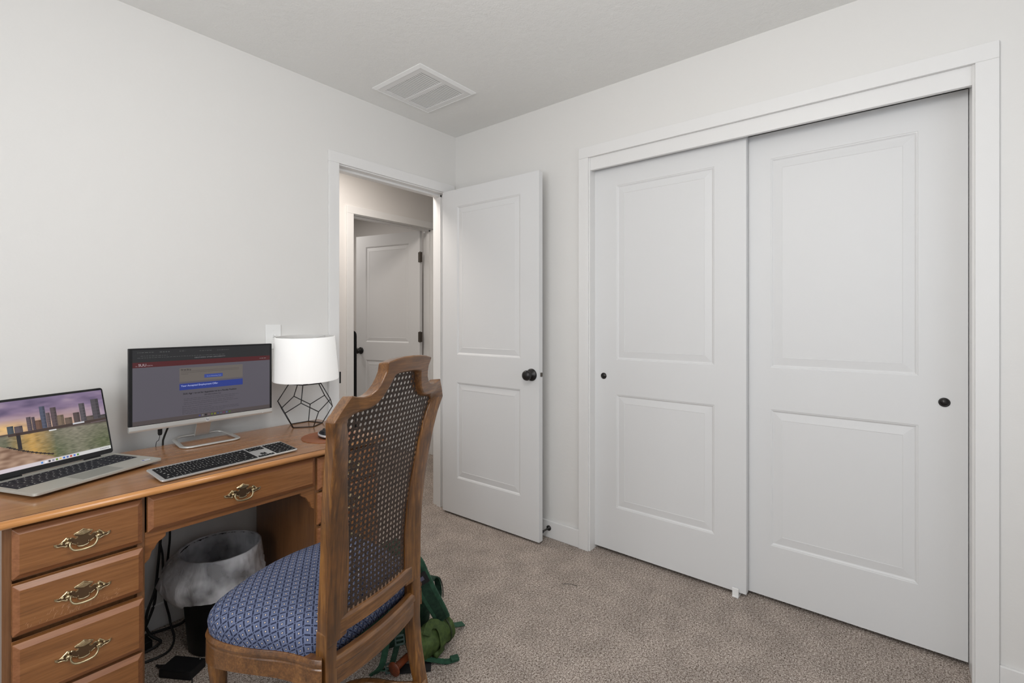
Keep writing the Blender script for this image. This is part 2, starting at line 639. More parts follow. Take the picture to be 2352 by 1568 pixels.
# closet jambs and the header board hiding the sliding track
b = MB()
b.box((-0.004, CY1 - 0.006, 0), (0.13, CY1 + 0.010, CZ + 0.01)); b.box((-0.004, CY0 - 0.010, 0), (0.13, CY0 + 0.006, CZ + 0.01))
struct(b.build('trim_7', M['trim']))
struct(boxes(((0.0, CY0 + 0.005, 2.0216), (0.020, CY1 - 0.005, CZ + 0.002))).build('trim_8', M['trim'], bevel=0.002))


def baseboard(name, pts, h=0.096):
    b = MB()
    for (x0, y0, x1, y1, nx, ny) in pts:
        t = 0.013
        lo = (min(x0, x1, x0 + nx * t, x1 + nx * t), min(y0, y1, y0 + ny * t, y1 + ny * t))
        hi = (max(x0, x1, x0 + nx * t, x1 + nx * t), max(y0, y1, y0 + ny * t, y1 + ny * t))
        b.box((lo[0], lo[1], 0), (hi[0], hi[1], h))
    return struct(b.build(name, M['trim'], bevel=0.003))


baseboard('baseboard_left', [(RX, 0, DX0 - .058, 0, 0, -1), (DX1 + .058, 0, 0, 0, 0, -1)])
baseboard('baseboard_right', [(0, RY, 0, CY0 - .058, -1, 0), (0, CY1 + .058, 0, -0.014, -1, 0)])
baseboard('baseboard_hall', [(-1.6, HY, FX0 - .058, HY, 0, -1), (FX1 + .058, HY, 3.1, HY, 0, -1), (DX1 + .058, WT, 3.1, WT, 0, 1)])
baseboard('baseboard_far', [(0.95, HY + WT, 0.95, 3.4, -1, 0), (-1.6, 3.4, 0.95, 3.4, 0, -1)])


# ---------------------------------------------------------------- panelled doors
PROF = [(0, 0), (0.0018, 0.0016), (0.005, 0.0020), (0.0095, 0.0055), (0.012, 0.0064), (0.0445, 0.0026), (0.0457, 0.0036)]


def leaf_mesh(w, h, t, panels, z0=0.0):
    """panelled slab: local x = width, y = thickness (0..t), z = height; panels = (x0, x1, z0, z1)"""
    b = MB()
    xs = sorted({0, w, *[p[0] for p in panels], *[p[1] for p in panels]})
    zs = sorted({z0, z0 + h, *[p[2] for p in panels], *[p[3] for p in panels]})
    for yf, sg in ((0, 1), (t, -1)):
        for i in range(len(xs) - 1):
            for k in range(len(zs) - 1):
                cx, cz = (xs[i] + xs[i + 1]) / 2, (zs[k] + zs[k + 1]) / 2
                if any(p[0] < cx < p[1] and p[2] < cz < p[3] for p in panels):
                    continue
                q = [(xs[i], yf, zs[k]), (xs[i + 1], yf, zs[k]), (xs[i + 1], yf, zs[k + 1]), (xs[i], yf, zs[k + 1])]
                b.add(q if sg > 0 else q[::-1], [(0, 1, 2, 3)])
        for (x0, x1, a0, a1) in panels:
            R = []
            for ins, d in PROF:
                y = yf + sg * d
                R.append([(x0 + ins, y, a0 + ins), (x1 - ins, y, a0 + ins), (x1 - ins, y, a1 - ins), (x0 + ins, y, a1 - ins)])
            if sg < 0:
                R = [r[::-1] for r in R]
            vs = [p for r in R for p in r]
            fs = []
            for k in range(len(R) - 1):
                for i in range(4):
                    j = (i + 1) % 4
                    fs.append((k * 4 + i, k * 4 + j, k * 4 + 4 + j, k * 4 + 4 + i))
            fs.append(tuple((len(R) - 1) * 4 + i for i in range(4)))
            b.add(vs, fs)
    e = [(0, 0), (w, 0), (w, t), (0, t)]
    b.add([(x, y, z0) for x, y in e] + [(x, y, z0 + h) for x, y in e], [(3, 2, 1, 0), (4, 5, 6, 7), (1, 2, 6, 5), (3, 0, 4, 7)])
    return b


def knob_mb(x, z, y, s):
    """door knob standing out along s (+-1) from plane y"""
    b = MB()
    b.sm = True
    rose = [(0.001, 0), (0.034, 0.0), (0.034, 0.004), (0.029, 0.007), (0.025, 0.010), (0.014, 0.012), (0.011, 0.016), (0.011, 0.030),
            (0.018, 0.034), (0.026, 0.040), (0.0285, 0.048), (0.026, 0.056), (0.018, 0.062), (0.001, 0.064)]
    b.lathe([(r, y + s * h) for r, h in rose], 28, x, z, axis='y')
    return b


def ang(ax, ay, bx, by):
    return math.atan2(by - ay, bx - ax)


# bedroom door, swung open against the right wall
ax_, ay_, bx_, by_ = -0.137, -0.024, -0.1205, -0.773
d1 = sempty('door_1', (ax_, ay_, 0), ang(ax_, ay_, bx_, by_), 'white two-panel bedroom door swung open beside the doorway')
L1 = math.hypot(bx_ - ax_, by_ - ay_)
P1 = [(0.127, 0.622, 1.012, 1.935), (0.127, 0.622, 0.240, 0.838)]
leaf_mesh(L1, 2.030, 0.034, P1, 0.013).build('door_leaf', M['door'], d1)
k = knob_mb(0.700, 0.925, 0.0, -1).build('knob', M['bronze'], d1)
k['label'] = 'dark bronze round knob with rose plate'
boxes(((L1 - 0.001, 0.013, 0.9165), (L1 + 0.006, 0.026, 0.9385))).build('latch', M['hinge'], d1, bevel=0.0008)
for z in (0.25, 1.05, 1.80):
    bb = MB(); bb.lathe([(0.006, z - .045), (0.006, z + .045)], 12, -0.004, 0.038)
    bb.build('hinge', M['hinge'], d1)

# closet sliding leaves
def closet_leaf(n, y0, x, label, pull_at):
    e = sempty('door_%d' % n, (x, y0, 0), -math.pi / 2, label)
    w = 0.757
    pn = [(0.130, 0.622, 1.020, 1.930), (0.130, 0.622, 0.245, 0.838)]
    leaf_mesh(w, 2.045 - 0.017, 0.034, pn, 0.017).build('door_leaf', M['door'], e)
    m = MB(); m.sm = True
    u = pull_at
    m.lathe([(0.0165, -0.0022), (0.0165, 0.0), (0.0145, -0.0032), (0.0115, -0.002), (0.0105, 0.004), (0.001, 0.005)][::-1], 28, u, 0.930, axis='y')
    m.build('finger_pull', M['bronze'], e)
    return e


closet_leaf(2, -1.018, 0.050, 'white two-panel sliding closet leaf nearer the corner, overlapping the other', 0.057)
closet_leaf(3, -1.732, 0.095, 'white two-panel sliding closet leaf at the right, behind the other leaf', 0.757 - 0.063)
# floor guide
b = boxes(((0.028, -1.748, 0), (0.146, -1.722, 0.006)), ((0.030, -1.748, 0.0), (0.038, -1.722, 0.040)), ((0.086, -1.748, 0.0), (0.092, -1.722, 0.014)))
tag(b.build('door_guide', M['plastic_w'], bevel=0.001), 'small white plastic floor guide under the closet doors', 'door guide')

# hall door standing open into the far room
hx, hy, gx, gy = 0.664, 1.126, 0.494, 1.884
d4 = sempty('door_4', (hx, hy, 0), ang(hx, hy, gx, gy), 'white two-panel door standing open beyond the hallway')
L4 = math.hypot(gx - hx, gy - hy)
leaf_mesh(L4, 2.030, 0.034, [(0.125, L4 - .125, 1.012, 1.935), (0.125, L4 - .125, 0.240, 0.838)], 0.013).build('door_leaf', M['door'], d4)
knob_mb(L4 - .062, 0.925, 0.034, 1).build('knob', M['bronze'], d4)
knob_mb(L4 - .062, 0.925, 0.0, -1).build('knob', M['bronze'], d4)
for z in (1.80, 1.07, 0.25):
    bb = MB()
    bb.box((-0.026, 0.030, z - .046), (0.016, 0.0365, z + .046)); bb.lathe([(0.006, z - .05), (0.006, z + .05)], 12, -0.006, 0.039)
    bb.build('hinge', M['hinge'], d4)
# the dark upright thing seen past the hall door frame
t = thing('dark_panel', 'tall narrow dark upright panel with rounded corner, just inside the far door frame', 'panel', (0.000, 1.40, 0))
b = MB()
pts = [(-.16, 0.0), (.16, 0.0), (.16, 1.085), (.1575, 1.105), (.150, 1.120), (.138, 1.130), (-.138, 1.130), (-.150, 1.120), (-.1575, 1.105), (-.16, 1.085)]
b.prism(pts, 0, 0.03, 'y')
b.build('frame', M['black'], t, bevel=0.003)
boxes(((-.13, -0.003, 0.05), (.13, 0.0, 1.08))).build('glossy_face', M['bezel'], t)

# strike plate lip on the doorway jamb
tag(boxes(((DX0 - 0.0003, -0.0185, 0.895), (DX0 + 0.0075, -0.003, 0.955))).build('strike_plate', M['bronze'], bevel=0.0006),
    'small black strike plate edge on the left doorway jamb beside the lamp', 'strike plate')
# door stop on the baseboard
t = thing('door_stop', 'dark bronze rod door stop screwed to the baseboard behind the open door', 'door stop', (-0.013, -0.764, 0.056))
b = MB(); b.sm = True; b.lathe([(0.015, 0), (0.015, -0.004), (0.010, -0.009), (0.0045, -0.012), (0.0045, -0.060)], 16, 0, 0, axis='x'); b.build('rod', M['bronze'], t)
b = MB(); b.sm = True; b.lathe([(0.0075, -0.058), (0.0085, -0.062), (0.0075, -0.0715), (0.001, -0.072)], 16, 0, 0, axis='x'); b.build('tip', M['rubber'], t)

# ---------------------------------------------------------------- ceiling vent
t = thing('ceiling_vent', 'white louvred air return grille on the ceiling', 'vent', (-0.5665, -0.3515, H))
s = 0.192
b = MB()
for k in range(4):
    b.T = Matrix.Rotation(k * math.pi / 2, 4, 'Z')
    b.add([(-s, -s, 0), (s, -s, 0), (s, -s, -0.004), (-s, -s, -0.004), (-s + .016, -s + .016, -0.012), (s - .016, -s + .016, -0.012),
           (s - .018, -s + .018, -0.006), (-s + .018, -s + .018, -0.006)], [(0, 1, 2, 3), (3, 2, 5, 4), (4, 5, 6, 7)])
b.build('frame', M['vent'], t, fix=False)
b = MB()
g = s - 0.018
z0, z1 = -0.010, -0.004
x0, x1, y0, y1 = -0.142, 0.142, -0.150, 0.150
b.box((-g, -g, z0), (g, y0, z1)); b.box((-g, y1, z0), (g, g, z1)); b.box((-g, y0, z0), (x0, y1, z1)); b.box((x1, y0, z0), (g, y1, z1))
b.box((-0.012, y0, z0), (0.012, y1, z1))
n = 21
for i in range(n):
    yy = y0 + (i + 0.5) * (y1 - y0) / n
    for (a, c) in ((x0, -0.012), (0.012, x1)):
        b.T = Matrix.Translation((0, yy, -0.007)) @ Matrix.Rotation(math.radians(-3), 4, 'X')
        b.box((a, -0.0053, -0.0004), (c, 0.0053, 0.0004))
b.T = None
b.build('louver_panel', M['vent'], t)
boxes(((-g, -g, -0.002), (g, g, -0.0005))).build('duct', M['dark'], t)

# ---------------------------------------------------------------- light switch
t = thing('light_switch', 'white single toggle light switch plate between monitor and lamp', 'light switch', (-1.195, 0, 1.148))
boxes(((-.036, -0.006, -.058), (.036, 0, .058))).build('plate', M['plastic_w'], t, bevel=0.003)
b = boxes(((-.006, -0.0072, -.013), (.006, -0.005, .013)))
b.T = Matrix.Translation((0, -0.007, 0.001)) @ Matrix.Rotation(math.radians(-28), 4, 'X')
b.box((-.0045, -0.016, -.0045), (.0045, 0.002, .0045))
b.build('toggle', M['plastic_w'], t, bevel=0.0008)
for z in (-.030, .030):
    b = MB(); b.lathe([(0.003, -0.0058), (0.003, -0.0072), (0.0005, -0.0076)], 12, 0, z, axis='y'); b.build('screw', M['plastic_w'], t)

# ---------------------------------------------------------------- desk
DKX0, DKX1 = -2.1175, -1.0255
FY, BY = -0.588, -0.088
PL1, PR0 = -1.8295, -1.3065
desk = thing('desk', 'brown wooden kneehole desk with brass drawer pulls', 'desk', (DKX0, FY, 0))
def D(x, y, z):
    return (x - DKX0, y - FY, z)


def dbox(b, x0, x1, y0, y1, z0, z1):
    b.box(D(x0, y0, z0), D(x1, y1, z1))


b = MB(); dbox(b, -2.132, -1.012, -0.6145, -0.080, 0.7185, 0.740)
b.build('desktop', M['desk_top'], desk, bevel=0.001)
# rounded solid edging on the front, a dark seam line behind it
b = MB(); b.sm = True
prof = [(-0.6145, 0.740)] + [(-0.6165 - 0.0125 * math.sin(a), 0.7293 + 0.0107 * math.cos(a)) for a in [math.pi * i / 10 for i in range(11)]] + [(-0.6145, 0.7186)]
b.prism([(y - FY, z) for y, z in prof], -2.132 - DKX0, -1.012 - DKX0, 'x')
b.build('front_edging', M['desk_edge'], desk)
b = MB(); dbox(b, -2.132, -1.012, -0.6158, -0.6142, 0.7205, 0.7405)
b.build('seam', M['seam'], desk)


def pedestal(x0, x1):
    b = MB()
    dbox(b, x0, x0 + .018, FY, BY, 0.0, 0.7185)       # sides
    dbox(b, x1 - .018, x1, FY, BY, 0.0, 0.7185)
    dbox(b, x0 + .018, x1 - .018, BY - .006, BY, 0.05, 0.7185)
    dbox(b, x0 + .018, x1 - .018, FY + .02, FY + .03, 0.05, 0.7185)
    for z in (0.0, 0.262, 0.434, 0.576, 0.709):
        z1 = {0.0: 0.092}.get(z, z + .0095)
        dbox(b, x0 + .018, x1 - .018, FY, FY + .02, z, z1)
    return b.build('pedestal', M['desk_z'], desk, bevel=0.001)


pedestal(DKX0, PL1)
pedestal(PR0, DKX1)
b = MB()
dbox(b, PL1, PR0, FY, FY + .02, 0.588, 0.604)
dbox(b, PL1, PR0, FY, FY + .02, 0.709, 0.7185)
b.build('apron_rail', M['desk_x'], desk, bevel=0.001)
b = MB(); dbox(b, PL1, PR0, FY + .03, BY, 0.588, 0.594)
b.build('drawer_tray', M['desk_x'], desk)


def bracket(x, s):
    pts = [(0, 0.589), (0.053, 0.589), (0.052, 0.578), (0.044, 0.571), (0.036, 0.568), (0.029, 0.560), (0.024, 0.549),
           (0.018, 0.545), (0.015, 0.535), (0.012, 0.524), (0.004, 0.516), (0, 0.513)]
    b = MB()
    b.prism([(x - DKX0 + s * a, z) for a, z in pts], 0.002, 0.018, 'y')
    return b.build('bracket', M['desk_x'], desk, bevel=0.001)


bracket(PL1, 1)
bracket(PR0, -1)

HALF = [(0.0, 0.0275), (0.004, 0.0255), (0.009, 0.0225), (0.0135, 0.0215), (0.0195, 0.0185), (0.0155, 0.0135), (0.011, 0.0115), (0.0125, 0.0075),
        (0.017, 0.0055), (0.020, 0.0095), (0.0245, 0.0110), (0.028, 0.0085), (0.0285, 0.0125), (0.0335, 0.0140), (0.038, 0.0095), (0.043, 0.0050),
        (0.049, 0.0005), (0.0545, 0.0010), (0.0575, 0.0035), (0.0570, -0.0030), (0.0525, -0.0065), (0.046, -0.0065), (0.0405, -0.0085), (0.037, -0.0115),
        (0.0325, -0.0125), (0.029, -0.0100), (0.0275, -0.0075), (0.023, -0.0065), (0.0185, -0.0095), (0.0155, -0.0125), (0.0135, -0.0100), (0.012, -0.0085),
        (0.0115, -0.0125), (0.0125, -0.0165), (0.009, -0.0195), (0.0, -0.0215)]
OUTL = HALF + [(-a, z) for a, z in HALF[::-1][1:-1]]


def handle(parent, x, z, y, nm='handle'):
    b = MB()
    T = Matrix.Translation(D(x, y, z))
    b.T = T
    n = len(OUTL)
    r0 = [(a, 0.0, c) for a, c in OUTL]
    r1 = [(a, -0.0022, c) for a, c in OUTL]
    r2 = [(a * 0.965, -0.0036, c * 0.90) for a, c in OUTL]
    r3 = [(a * 0.91, -0.0030, c * 0.80) for a, c in OUTL]
    b.rings([r0, r1, r2, r3], cap1=False)
    b.mi = 1
    b.add(r3, [list(range(len(r3)))])
    b.mi = 0
    b.sm = True
    for sx in (-1, 1):
        for (cx, cz, r, h) in ((0.031, 0.001, 0.0052, 0.0125), (0.042, 0.0005, 0.0035, 0.0065), (0.0305, 0.0085, 0.0032, 0.006), (0.0325, -0.0078, 0.0030, 0.0055)):
            b.lathe([(r, -0.003), (r, -h * 0.6), (r * 0.8, -h * 0.85), (r * 0.35, -h)], 12, sx * cx, cz, axis='y')
        b.tube([(sx * 0.037, -0.010, 0.001), (sx * 0.024, -0.010, 0.001)], 0.0022, 8)
    path = smoothpath([(-0.0265, -0.010, 0.001), (-0.0275, -0.0125, -0.009), (-0.022, -0.0145, -0.0185), (-0.012, -0.0150, -0.0225), (0, -0.0150, -0.0235),
                       (0.012, -0.0150, -0.0225), (0.022, -0.0145, -0.0185), (0.0275, -0.0125, -0.009), (0.0265, -0.010, 0.001)], 5)
    N = len(path)
    b.tube(path, [0.0018 + 0.0014 * math.sin(math.pi * i / (N - 1)) for i in range(N)], 8, up=(0, 1, 0))
    # raised leaf over the crest
    b.sm = False
    crest = [(-0.0175, 0.0180), (-0.009, 0.0215), (0.0, 0.0262), (0.009, 0.0215), (0.0175, 0.0180), (0.008, 0.0125), (0.0, 0.0105), (-0.008, 0.0125)]
    b.rings([[(a, -0.004, c) for a, c in crest], [(a * 0.9, -0.0075, 0.018 + (c - 0.018) * 0.7) for a, c in crest]])
    o = b.build(nm, [M['brass'], M['brass_dark']], parent, bevel=0.0004, seg=1)
    return o


def drawer(x0, x1, z0, z1, yf, has_handle=True, scr=False):
    """raised front with wide bevels; yf = front face"""
    b = MB()
    iz, ix = 0.0130, 0.0125
    yb, ye = FY - 0.001, yf + 0.009
    o = [(x0, z0), (x1, z0), (x1, z1), (x0, z1)]
    i = [(x0 + ix, z0 + iz), (x1 - ix, z0 + iz), (x1 - ix, z1 - iz), (x0 + ix, z1 - iz)]
    vs = [D(a, yb, c) for a, c in o] + [D(a, ye, c) for a, c in o] + [D(a, yf, c) for a, c in i]
    b.add(vs, [(0, 1, 2, 3), (0, 1, 5, 4), (1, 2, 6, 5), (2, 3, 7, 6), (3, 0, 4, 7)])
    b.mi = 1
    b.add(vs, [(4, 5, 9, 8), (5, 6, 10, 9), (6, 7, 11, 10), (7, 4, 8, 11)])
    b.mi = 0
    b.add(vs, [(8, 9, 10, 11)])
    dbox(b, x0 + .014, x1 - .014, yb + 0.001, FY + 0.30, z0 + .012, z1 - .014)
    if scr:
        rnd = random.Random(5)
        b.mi = 2
        for k in range(70):
            u = rnd.random() ** 0.8
            xx = x0 + .02 + u * 0.185
            zz = z0 + iz + 0.002 + rnd.random() ** 2 * 0.022
            ln = 0.002 + rnd.random() * 0.012 * (1 - abs(u - .35))
            a = rnd.uniform(0.7, 1.35)
            dx, dz = ln * math.cos(a), ln * math.sin(a)
            w = 0.00028
            b.add([D(xx, yf - 0.0002, zz), D(xx + w * 2, yf - 0.0002, zz), D(xx + dx + w * 2, yf - 0.0002, zz + dz), D(xx + dx, yf - 0.0002, zz + dz)], [(0, 1, 2, 3)])
    o = b.build('drawer', [M['desk_x'], M['desk_bev'], M['scratch']], desk, bevel=0.0008, seg=1, fix=False)
    if has_handle:
        handle(o, (x0 + x1) / 2, (z0 + z1) / 2 - 0.0015, yf)
    return o


M['scratch'] = mat('pale_scratch', srgb(196, 150, 116), 0.6)
drawer(-2.1005, -1.8370, 0.5815, 0.7070, -0.605)
o = drawer(-2.1005, -1.8370, 0.4430, 0.5690, -0.612, scr=True)
o['label'] = 'drawer front with pale scratches along its lower edge'
drawer(-2.1005, -1.8370, 0.2775, 0.4245, -0.616)
drawer(-2.1005, -1.8370, 0.0930, 0.2650, -0.608)
drawer(-1.8245, -1.3105, 0.6055, 0.7105, -0.605)
for z0, z1 in ((0.5835, 0.7065), (0.4540, 0.5725), (0.2775, 0.4400), (0.0930, 0.2650)):
    drawer(-1.3000, -1.0365, z0, z1, -0.605)

# ---------------------------------------------------------------- laptop
TOP = 0.740
lap = thing('laptop', 'silver laptop open on the desk, showing a city skyline at dusk', 'laptop', (-1.7225, -0.3485, TOP), math.radians(23.0))
# local: x along the width (0 = right corner, negative to the left), y = depth
b = MB()
LW, LD = 0.356, 0.232
def rrect(x0, x1, y0, y1, r, n=5):
    out = []
    for cx, cy, a0 in ((x1 - r, y1 - r, 0), (x0 + r, y1 - r, 90), (x0 + r, y0 + r, 180), (x1 - r, y0 + r, 270)):
        for i in range(n + 1):
            a = math.radians(a0 + 90 * i / n)
            out.append((cx + r * math.cos(a), cy + r * math.sin(a)))
    return out


ol = rrect(-LW, 0, 0, LD, 0.010)
ol2 = rrect(-LW + .012, -.012, .014, LD - .004, 0.010)
b.rings([[(x, y, 0.004) for x, y in ol2], [(x, y, 0.0095) for x, y in ol], [(x, y, 0.0165) for x, y in ol]])
b.build('base', M['lapsilver'], lap, bevel=0.0007)
for sx in (-.05, -LW + .05):
    for sy in (.03, LD - .03):
        b = MB(); b.lathe([(0.008, 0), (0.008, 0.0045)], 12, sx, sy)
        b.build('foot_pad', M['rubber'], lap)
b = boxes(((-0.232, 0.010, 0.0163), (-0.118, 0.084, 0.01675)))
b.build('trackpad', M['pad'], lap)
b = boxes(((-0.3425, 0.0925, 0.0160), (-0.0165, 0.2030, 0.01670)))
b.build('key_tray', M['lapkey'], lap)
# number-pad style full layout, 6 rows
km = {}
def lap_key(w, h):
    if (w, h) not in km:
        q = MB(); q.box((0, 0, 0), (w, h, 0.0011)); q.mi = 1
        q.box((w * .3, h * .40, 0.0011), (w * .3 + 0.003, h * .40 + .0022, 0.00116))
        o = q.build('key', [M['lapkey'], M['legend']], lap)
        km[(w, h)] = o
        return o
    o = km[(w, h)].copy()
    COL.objects.link(o)
    o.parent = lap
    return o


rows = [[1] * 16, [1] * 13 + [1.5], [1.5] + [1] * 12 + [1], [1.8] + [1] * 11 + [1.7], [2.3] + [1] * 10 + [2.2], [1, 1, 1, 1, 5.5, 1, 1, 1, 1, 1]]
yk = 0.1995
count = 0
for r, row in enumerate(rows):
    kh = 0.0115 if r == 0 else 0.0163
    yk -= kh + 0.0022
    un = sum(row)
    full = 0.3175 if r == 0 else 0.252
    pitch = full / un
    xx = -0.3395
    for wv in row:
        o = lap_key(round(wv * pitch - 0.0022, 5), kh)
        o.location = (xx, yk, 0.0167)
        xx += wv * pitch
    if r > 0:
        for k in range(3):
            o = lap_key(round(0.0655 / 4 * 1.3 - 0.0022, 5), kh)
            o.location = (-0.083 + k * 0.0218, yk, 0.0167)
b = MB(); b.box((-0.046, 0.026, 0.0165), (-0.022, 0.039, 0.0168))
b.col = None
sk = b.build('sticker', M['plastic_w'], lap)
b = MB(); b.box((-0.045, 0.0270, 0.0168), (-0.038, 0.0380, 0.01690)); b.box((-0.036, 0.030, 0.0168), (-0.024, 0.033, 0.01690))
M['stick_blue'] = mat('sticker_blue', srgb(60, 70, 150), 0.5)
b.build('print', M['stick_blue'], sk)

# screen lid hinged along the back
TILT = math.radians(14)
lid_T = Matrix.Translation((0, LD - 0.008, 0.018)) @ Matrix.Rotation(-TILT, 4, 'X')
b = MB(); b.T = lid_T
SH = 0.236
b.prism(rrect(-LW + .004, -.004, 0.002, SH, 0.008), 0.0035, 0.0065, 'y')
lid = b.build('lid', M['lapsilver'], lap)
b = MB(); b.T = lid_T
b.prism(rrect(-LW + .0045, -.0045, 0.003, SH - .001, 0.008), 0.0003, 0.0036, 'y')
b.build('bezel', M['bezel'], lid)
for x in (-0.07, -LW + 0.07):
    b = MB(); b.T = lid_T
    b.tube([(x - .025, 0.004, -0.001), (x + .025, 0.004, -0.001)], 0.0045, 10)
    b.build('hinge', M['black'], lap)


def lerp3(a, b, t):
    t = max(0, min(1, t))
    return tuple(a[i] + (b[i] - a[i]) * t for i in range(3))


def skyline(u, v):
    """picture on the laptop, u from the left, v from the bottom"""
    nz = noise.noise(Vector((u * 5, v * 9, 0.3)))
    n2 = noise.noise(Vector((u * 14 + 9, v * 26, 1.3)))
    n3 = noise.noise(Vector((u * 26, v * 120, 4.0)))
    hor = 0.535 - 0.055 * max(0, (u - 0.2) / 0.8)
    if v < 0.052:
        return lerp3(srgb(214, 200, 208), srgb(206, 208, 204), u)
    if v > hor:
        t = (v - hor) / (1 - hor)
        warm = max(0, 1 - u / 0.62)
        c = lerp3(srgb(196, 160, 130), srgb(138, 116, 140), t * 1.6)
        c = lerp3(c, srgb(120, 108, 140), max(0, t - .4))
        g = warm * max(0, 1 - abs(t - 0.16) * 3.6)
        c = lerp3(c, srgb(250, 205, 120), g * 0.95)
        if u > 0.7:
            c = lerp3(c, srgb(94, 112, 172), (u - .7) * 2.2 * max(0, 1 - t * 1.3))
        cl = max(0, nz * 1.2 + n2 * 0.5)
        c = lerp3(c, srgb(92, 80, 108), cl)
        c = lerp3(c, srgb(206, 182, 190), max(0, -nz * 0.9 - n2 * 0.4) * 0.5)
        return c
    # quay and chain at the lower left
    quay = 0.315 - (u - 0.2) * 0.80 + 0.02 * nz
    if v < quay and u < 0.62:
        c = lerp3(srgb(122, 92, 74), srgb(176, 146, 124), 0.5 + n2)
        return c
    dep = (hor - v) / hor
    c = lerp3(srgb(118, 114, 98), srgb(88, 96, 66), dep * 1.5)
    c = lerp3(c, srgb(150, 142, 128), max(0, 1 - abs(u - .72) * 5) * 0.5)
    g = max(0, 1 - abs(u - 0.36) * 5.5)
    c = lerp3(c, srgb(206, 160, 84), g * 0.85)
    c = lerp3(c, srgb(60, 66, 50), max(0, n2 * .5 + n3) * 0.7)
    c = lerp3(c, srgb(190, 184, 160), max(0, -n3) * 0.35)
    if v > hor - 0.035:
        c = lerp3(srgb(70, 56, 54), c, (hor - v) / 0.035 * 0.6)
    return c


b = MB()
b.T = lid_T
NX, NZ = 170, 100
sx0, sx1, sz0, sz1 = -LW + .0095, -.0095, 0.018, SH - .0085
vs, cs = [], []
for k in range(NZ + 1):
    for i in range(NX + 1):
        u, v = i / NX, k / NZ
        vs.append((sx0 + u * (sx1 - sx0), 0.0, sz0 + v * (sz1 - sz0)))
        cs.append(skyline(u, v))
b.add(vs, [(k * (NX + 1) + i, k * (NX + 1) + i + 1, (k + 1) * (NX + 1) + i + 1, (k + 1) * (NX + 1) + i) for k in range(NZ) for i in range(NX)])
b.c = cs[:]


def srect(u0, u1, v0, v1, c, d=0.0003):
    b.col = c
    X = lambda u: sx0 + u * (sx1 - sx0)
    Z = lambda v: sz0 + v * (sz1 - sz0)
    b.add([(X(u0), -d, Z(v0)), (X(u1), -d, Z(v0)), (X(u1), -d, Z(v1)), (X(u0), -d, Z(v1))], [(0, 1, 2, 3)])


for (u0, u1, v1, c) in [(0.20, 0.245, 0.64, (70, 84, 96)), (0.25, 0.31, 0.625, (98, 80, 84)), (0.345, 0.380, 0.735, (104, 84, 94)), (0.384, 0.408, 0.725, (92, 74, 84)),
                        (0.405, 0.455, 0.665, (128, 84, 66)), (0.452, 0.495, 0.865, (88, 94, 124)), (0.497, 0.527, 0.755, (118, 96, 100)),
                        (0.535, 0.582, 0.825, (100, 80, 84)), (0.57, 0.635, 0.69, (150, 122, 94)), (0.64, 0.70, 0.63, (122, 96, 78)),
                        (0.715, 0.770, 0.69, (92, 72, 70)), (0.775, 0.825, 0.825, (98, 90, 98)), (0.825, 0.89, 0.60, (98, 82, 72)),
                        (0.885, 0.955, 0.865, (86, 78, 86)), (0.95, 1.0, 0.585, (66, 58, 56))]:
    c = tuple(int(q * 0.62 + 26) for q in c)
    srect(u0, u1, 0.50, v1, srgb(*c))
    srect(u0 + (u1 - u0) * 0.62, u1, 0.50, v1 - 0.004, srgb(*[int(q * .8) for q in c]), 0.00035)
    for k in range(6):
        vv = 0.53 + (v1 - 0.55) * k / 6
        srect(u0 + .004, u1 - .004, vv, vv + 0.006, srgb(*[min(255, q + 12) for q in c]), 0.0004)
srect(0.20, 1.0, 0.488, 0.53, srgb(68, 54, 50), 0.0005)
srect(0.50, 0.56, 0.47, 0.488, srgb(220, 220, 220), 0.0006)
srect(0.70, 0.80, 0.505, 0.53, srgb(196, 196, 200), 0.0006)
for i in range(22):
    u = 0.185 + i * 0.0150
    v = 0.345 - 0.95 * (u - .19) + 0.75 * (u - .19) ** 2
    for (du, dv) in ((0, 0),):
        b.col = srgb(52, 42, 40)
        X = sx0 + u * (sx1 - sx0); Z = sz0 + v * (sz1 - sz0)
        ring = [(X + 0.0036 * math.cos(a), -0.0006, Z + (0.0030 if i % 2 else 0.0018) * math.sin(a)) for a in [2 * math.pi * j / 10 for j in range(10)]]
        b.add(ring, [list(range(10))])
srect(0.255, 0.285, 0.28, 0.52, srgb(44, 40, 42), 0.0005)
for i, c in enumerate([(86, 140, 210), (230, 230, 235), (60, 60, 66), (140, 140, 150), (110, 140, 50), (220, 190, 110), (60, 110, 190), (90, 110, 170), (190, 70, 60), (80, 110, 200), (90, 140, 60)]):
    srect(0.40 + i * 0.029, 0.417 + i * 0.029, 0.012, 0.040, srgb(*c), 0.0005)
for i in range(6):
    srect(0.90 + i * 0.014, 0.908 + i * 0.014, 0.018, 0.034, srgb(130, 130, 136), 0.0005)
b.col = None
dsp = b.build('display', M['screen'], lid, fix=False)

